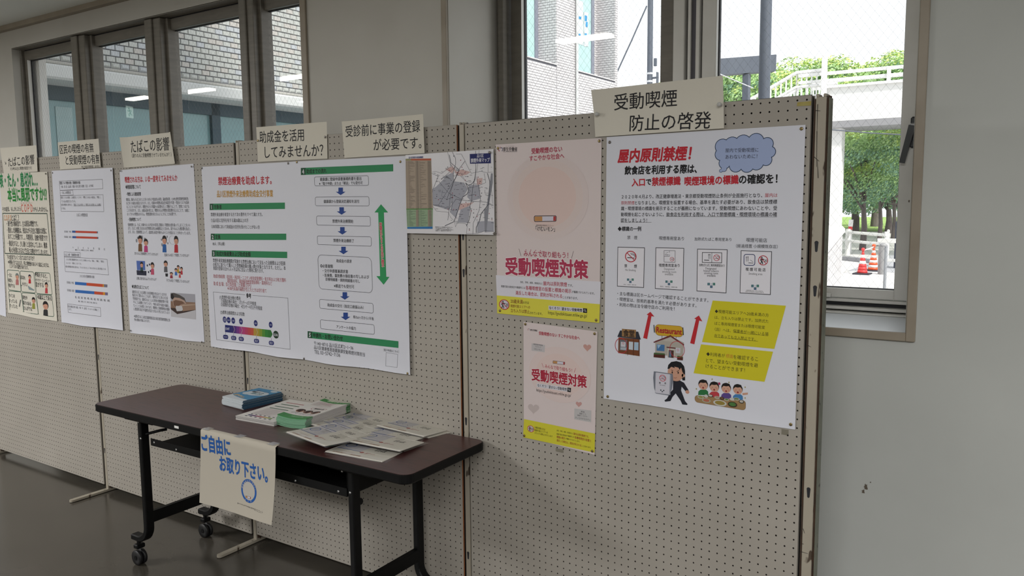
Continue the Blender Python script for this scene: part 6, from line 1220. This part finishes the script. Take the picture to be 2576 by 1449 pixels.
xc, _ = bi(2098, 400); b = MB(); b.bbox(xc - .2, xc + .18, .3, .9, GZ, zg0 - .2, M_wb, .02); b.build('column', e)
xp, _ = bi(2077, 180); b = MB(); b.bbox(xp - .085, xp + .085, -.3, -.1, GZ, bi(2077, 140)[1], M_wb, .02); b.build('tall_post', e)
zr1 = bi(2170, 176)[1]; zr2 = bi(2170, 193)[1]
for yy in (.05, 2.1):
    b = MB(); b.bbox(x0 - 1.0, XR, yy, yy + .06, zr1 - .06, zr1 + .06, M_wb, .01); b.bbox(x0 - 1.0, XR, yy, yy + .05, zr2 - .07, zr2 + .04, M_wb, .01); b.build('handrail', e)
for u in (2240, 2285, 2320): xx = bi(u, 190)[0]; b = MB(); b.bbox(xx - .12, xx, .0, .12, zt_, zr1 + .05, M_wb, .01); b.build('rail_post', e)
# stairs with two railed flights
for (ua, va, ub, vb, yy) in ((2003, 182, 1800, 300, .1), (1985, 203, 1830, 300, 1.9)):
    a, za_ = bi(ua, va); c, zc_ = bi(ub, vb); b = MB(); rr_ = .05
    b.tube([(x0, yy, za_), (a, yy, za_), (c, yy, zc_)], rr_, M_wb, 6, rz=.07); b.tube([(x0, yy, za_ - .52), (a, yy, za_ - .52), (c, yy, zc_ - .52)], rr_, M_wb, 6, rz=.06); b.tube([(x0, yy, za_ - .95), (a, yy, za_ - .95), (c, yy, zc_ - .95)], .05, M_wb, 6, rz=.12); b.build('stair_rail', e)
    b = MB(); n_ = 16
    for k in range(n_):
        t = k / n_; xx = a + (c - a) * t; zz = za_ + (zc_ - za_) * t; b.box(xx - .025, xx + .025, yy - .02, yy + .02, zz - .98, zz, M_wb)
    for k in range(6): xx = a + (x0 - a) * k / 6; b.box(xx - .025, xx + .025, yy - .02, yy + .02, za_ - .98, za_, M_wb)
    o = b.build('balusters', e); o['kind'] = 'stuff'
a, za_ = bi(2003, 182); c, zc_ = bi(1800, 300); n_ = 18
for k in range(n_):
    t = (k + .5) / n_; b = MB(); xx = a + (c - a) * t; zz = za_ - 1.0 + (zc_ - za_) * t; b.box(xx - .16, xx + .16, .12, 1.9, zz - .04, zz, M_wb); b.build('stair_tread', e)
b = MB(); b.box(a, x0, .1, 2.0, za_ - 1.1, za_ - .98, M_wb); b.build('landing', e)
# ---- park: lawn, pavement edge, trees
g0 = gpt(2170, 582); g1 = gpt(2170, 516)
b = MB(); b.box(-40, 45, g0.y, 95, GZ, GZ + .03, M_grass); struct(b.build('lawn', mw=OF.m))
M_bark = noisy('tree_bark', '5c5452', '6c6462', 3, .9, stretch=(4, 4, .6), bump=.3)
LM = [noisy('leaf_lit', 'bcd474', 'c9de80', .9, .6), noisy('leaf_mid', '93b678', 'a4c484', .9, .6), noisy('leaf_shaded', '72987a', '82a888', .9, .65)]
def tree(u, v, dep, height, crown, label, seed, nl=9000, cz=.5, leaf=.16, trunk=.17, cy=1.0, flat=.8):
    random.seed(seed); p = at_depth(u, v, dep); e = tag(empty('park_tree', Matrix.Translation((p.x, p.y, GZ))), label, 'tree', 'trees in the park beyond the street')
    b = MB(); zc = height * cz; b.tube([(0, 0, 0), (.04, .02, zc * .35), (-.03, .04, zc * .7), (.06, 0, zc * 1.2)], [trunk, trunk * .8, trunk * .62, trunk * .3], M_bark, 10); b.build('trunk', e)
    lobes = []
    for k in range(26):
        a = random.uniform(0, 6.283); t = random.random() ** .6; zz = random.uniform(-1, 1)
        R = crown * math.sqrt(max(.05, 1 - zz * zz * .8)); lr = crown * random.uniform(.24, .38); lobes.append((math.cos(a) * R * t, math.sin(a) * R * t * cy, (zc + height - lr * .9) / 2 + zz * (height - lr * .9 - zc) / 2, lr))
    for k, (x, y, z0_, r) in enumerate(lobes[:9]):
        b = MB(); b.tube([(0, 0, zc * random.uniform(.55, .8)), (x * .4, y * .4, zc * .8 + (z0_ - zc * .8) * .5), (x * .85, y * .85, z0_)], [trunk * .36, trunk * .25, .02], M_bark, 6); b.build('branch', e)
    f = MB(); top = height
    for k in range(nl):
        x, y, z0_, r = lobes[random.randrange(26)]
        d = Vector((random.gauss(0, 1), random.gauss(0, 1), random.gauss(0, 1))).normalized(); q = Vector((x, y, z0_)) + Vector((d.x, d.y, d.z * flat)) * r * random.uniform(.72, 1.05)
        n_ = (d + Vector((random.gauss(0, .5), random.gauss(0, .5), random.gauss(0, .5) + .35))).normalized(); t1 = n_.orthogonal().normalized(); t1.rotate(Matrix.Rotation(random.uniform(0, 6.28), 3, n_)) if False else None
        t2 = n_.cross(t1); s_ = leaf * random.uniform(.6, 1.25); hgt = d.z
        m = LM[0] if hgt > .45 and random.random() < .75 else (LM[1] if hgt > -.25 or random.random() < .3 else LM[2])  # pale lobe tops and dark undersides put light and shade into leaf colour
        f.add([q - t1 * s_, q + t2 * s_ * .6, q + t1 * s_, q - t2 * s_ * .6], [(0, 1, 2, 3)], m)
    o = f.build('foliage', e); o['kind'] = 'stuff'; return e
tree(2172, 560, 33, 5.7, 2.9, 'nearest park tree, straight trunk behind the pipe railing', 3, 34000, .47, .058, .14)
tree(2213, 560, 36, 6.4, 3.3, 'slimmer park tree just right of the nearest one', 5, 22000, .45, .066, .11)
tree(2248, 560, 40, 6.6, 3.6, 'park tree near the right edge of the pane', 8, 20000, .42, .075, .12)
tree(2092, 560, 46, 7.4, 4.6, 'dark broad tree behind the bridge column', 11, 30000, .3, .085, .3)
tree(2150, 560, 52, 11.7, 5.2, 'tall tree rising above the footbridge deck', 12, 30000, .2, .1, .3)
tree(2235, 560, 49, 8.0, 4.2, 'leafy tree filling the gap under the bridge at the right', 19, 22000, .28, .09, .22)
tree(2200, 560, 60, 13.0, 3.4, 'round-topped tree far behind the footbridge rails', 14, 18000, .3, .11, .3)
tree(2070, 560, 62, 13.5, 5.0, 'tree between the thick pole and the white post', 15, 24000, .3, .115, .3)
tree(1985, 560, 60, 13.0, 5.0, 'tree behind the footbridge stairs', 16, 24000, .3, .115, .3)
tree(1900, 560, 56, 12.3, 4.5, 'tree behind the dark gantry post', 17, 20000, .3, .11, .3)
tree(1810, 560, 58, 12.7, 4.5, 'tree at the left edge of the right-hand pane', 18, 14000, .3, .12, .3)
random.seed(21)
# ---- street furniture
M_or = mat('cone_orange_red', 'd83a3a', .45); M_or2 = mat('cone_orange', 'e0562a', .45); M_cw = mat('cone_white_band', 'e8e6e4', .4); M_rub = mat('black_rubber', '33323c', .7)
def cone(u, v, label, red, sc=1.0):
    p = onz(u, v, GZ); e = tag(empty('traffic_cone', Matrix.Translation(p) @ Matrix.Scale(sc, 4)), label, 'cone', 'traffic cones on the bright pavement')
    b = MB(); b.bbox(-.24, .24, -.24, .24, 0, .045, M_rub, .01); b.build('base', e)
    cols = [(M_or, M_cw), (M_or2, M_cw)][0 if red else 1]; zz = .045; n_ = 7 if red else 9; H = .66
    for k in range(n_):
        r0 = .155 - .125 * (k / n_); r1 = .155 - .125 * ((k + 1) / n_); m = cols[0] if (k % 2 == 0 or (red and k < 2)) else cols[1]
        b = MB(); b.lathe([(r0, zz + H * k / n_), (r1, zz + H * (k + 1) / n_ + (.0 if k < n_ - 1 else 0))], m, n=18); b.build('band', e)
    b = MB(); b.lathe([(.032, zz + H), (.034, zz + H + .03), (.055, zz + H + .05), (.05, zz + H + .10), (.02, zz + H + .12)], cols[0], n=14); b.build('tip', e); return e
c1 = cone(2169, 690, 'red and white traffic cone standing nearest the wall window', True, .92)
c2 = cone(2196, 682, 'orange traffic cone with many white bands behind the red one', False, .98)
b = MB(); p1, p2 = c1.matrix_basis @ Vector((0, 0, .74)), c2.matrix_basis @ Vector((0, 0, .74)); b.tube([tuple(p1), tuple((p1 + p2) / 2 - Vector((0, 0, .01))), tuple(p2)], .016, M_cw, 8); tag(b.build('cone_bar'), 'white bar linking the two traffic cones', 'bar')
def gp(u, v): return onz(u, v, GZ)
def postpipe(name, u, v, h, r, label, m, cat='post'):
    p = gp(u, v); b = MB(); b.tube([(0, 0, 0), (0, 0, h)], r, m, 12); b.lathe([(r, h), (r * .8, h + r * .5), (r * .3, h + r * .75)], m, n=12); return tag(b.build(name, mw=Matrix.Translation(p)), label, cat), p
# white pipe railing before the planting bed
M_pipe = mat('white_pipe', 'd9d9d6', .4)
pa, pb = gp(2120, 640), gp(2226, 655)
e = tag(empty('pipe_railing', Matrix.Translation(pa)), 'white tubular railing in front of the park tree', 'railing'); d = pb - pa
for k, t in enumerate((.12, 1.0)):
    b = MB(); q_ = d * t; b.tube([tuple(q_), tuple(q_ + Vector((0, 0, 1.0)))], .09 if k == 0 else .05, M_pipe, 12); b.build('post', e)
for zz in (.88, .55): b = MB(); b.tube([tuple(d * -.05 + Vector((0, 0, zz))), tuple(d * 1.02 + Vector((0, 0, zz)))], .055, M_pipe, 10); b.build('rail', e)
b = MB(); ka, kb = gp(2118, 655), gp(2200, 664); d = kb - ka; b.prism([ka, kb, kb + Vector((0, .25, 0)), ka + Vector((-.02, .25, 0))], .14, M_und); tag(b.build('dark_kerb'), 'dark kerb strip at the edge of the roadway', 'kerb')
b = MB(); b.box(gpt(2112, 690).x, gpt(2225, 690).x + 3, gpt(2170, 683).y, gpt(2170, 640).y, GZ, GZ + .008, M_asph); struct(b.build('road_strip', mw=OF.m))
b = MB(); b.box(gpt(2112, 690).x, gpt(2225, 690).x + 3, gpt(2170, 657).y, gpt(2170, 653).y, GZ, GZ + .012, M_pave); struct(b.build('road_line', mw=OF.m))
postpipe('grey_gate_post', 2225, 726, 1.0, .035, 'slim grey post nearest the window behind the sash', mat('grey_post', '8b8e93', .5))
o, p = postpipe('grey_gate_pillar', 2219, 690, .8, .12, 'thick grey round pillar behind the orange cone', mat('grey_post2', '8f8f90', .5))
postpipe('white_bollard', 2232, 650, 1.0, .05, 'thin white post at the end of the pipe railing', M_pipe)
p = gp(2137, 636); e = tag(empty('marker_post', Matrix.Translation(p)), 'white marker post with a red band over the low wall', 'post'); b = MB(); b.tube([(0, 0, 0), (0, 0, .92)], .07, M_cw, 12); b.tube([(0, 0, 1.05), (.02, 0, 1.32)], .085, M_cw, 10); b.build('shaft', e); b = MB(); b.tube([(0, 0, .92), (0, 0, 1.05)], .075, M_or, 12); b.build('red_band', e)
p = gp(2270, 675); b = MB(); b.bbox(-.22, .22, -.2, .2, 0, 1.45, mat('dark_box', '2b3142', .5), .03); b.bbox(-.7, 1.5, -.26, -.22, .78, .92, M_pipe, .01); b.bbox(-.7, 1.5, -.26, -.22, .2, .3, M_pipe, .01); e = tag(b.build('dark_cabinet', mw=Matrix.Translation(p)), 'dark blue cabinet behind a white rail at the pane edge', 'cabinet')
for k, u in enumerate((2258, 2266)):
    p = gp(u, 628); e = tag(empty('tree_stake', Matrix.Translation(p)), ('left' if k == 0 else 'right') + ' wooden stake supporting the thin tree at the pane edge', 'stake'); b = MB(); b.tube([(0, 0, 0), (.05 * k, 0, 2.3)], .045, M_bark, 8); b.build('stake_pole', e); b = MB(); b.tube([(-.4, 0, 1.9), (.4, 0, 1.9)], .035, M_bark, 8); b.build('cross_piece', e)
# low brick wall on the left of the lower pane, with white cap
wa_, wb_ = onz(2068, 725, GZ), gp(2118, 668)
e = tag(empty('low_tiled_wall', Matrix.Translation((0, 0, 0))), 'low white tiled wall with rounded cap beside the bright pavement', 'wall')
dd = at_depth(2118, 600, 15.0); de = at_depth(2062, 600, 8.5)
WQ = Frame(de.x, de.y, math.atan2(dd.y - de.y, dd.x - de.x)); L_ = (Vector((dd.x, dd.y)) - Vector((de.x, de.y))).length
hz_ = WQ.inv(2112, 575)[1]; e.matrix_local = WQ.m
b = MB(); b.box(-3, L_, 0, .25, GZ, hz_ - .16, M_joint); b.build('wall_bed', e)
b = MB(); b.bbox(-3, L_ + .05, -.05, .30, hz_ - .16, hz_, M_cw, .05); b.build('cap', e)
b = MB(); zz = GZ; r = 0
while zz < hz_ - .23:
    x = -3 + (.11 if r % 2 else 0)
    while x < L_: b.box(x, min(x + .212, L_), -.01, .0, zz, zz + .062, M_t2, False); x += .22
    zz += .07; r += 1
o = b.build('wall_tiles', e); o['kind'] = 'stuff'
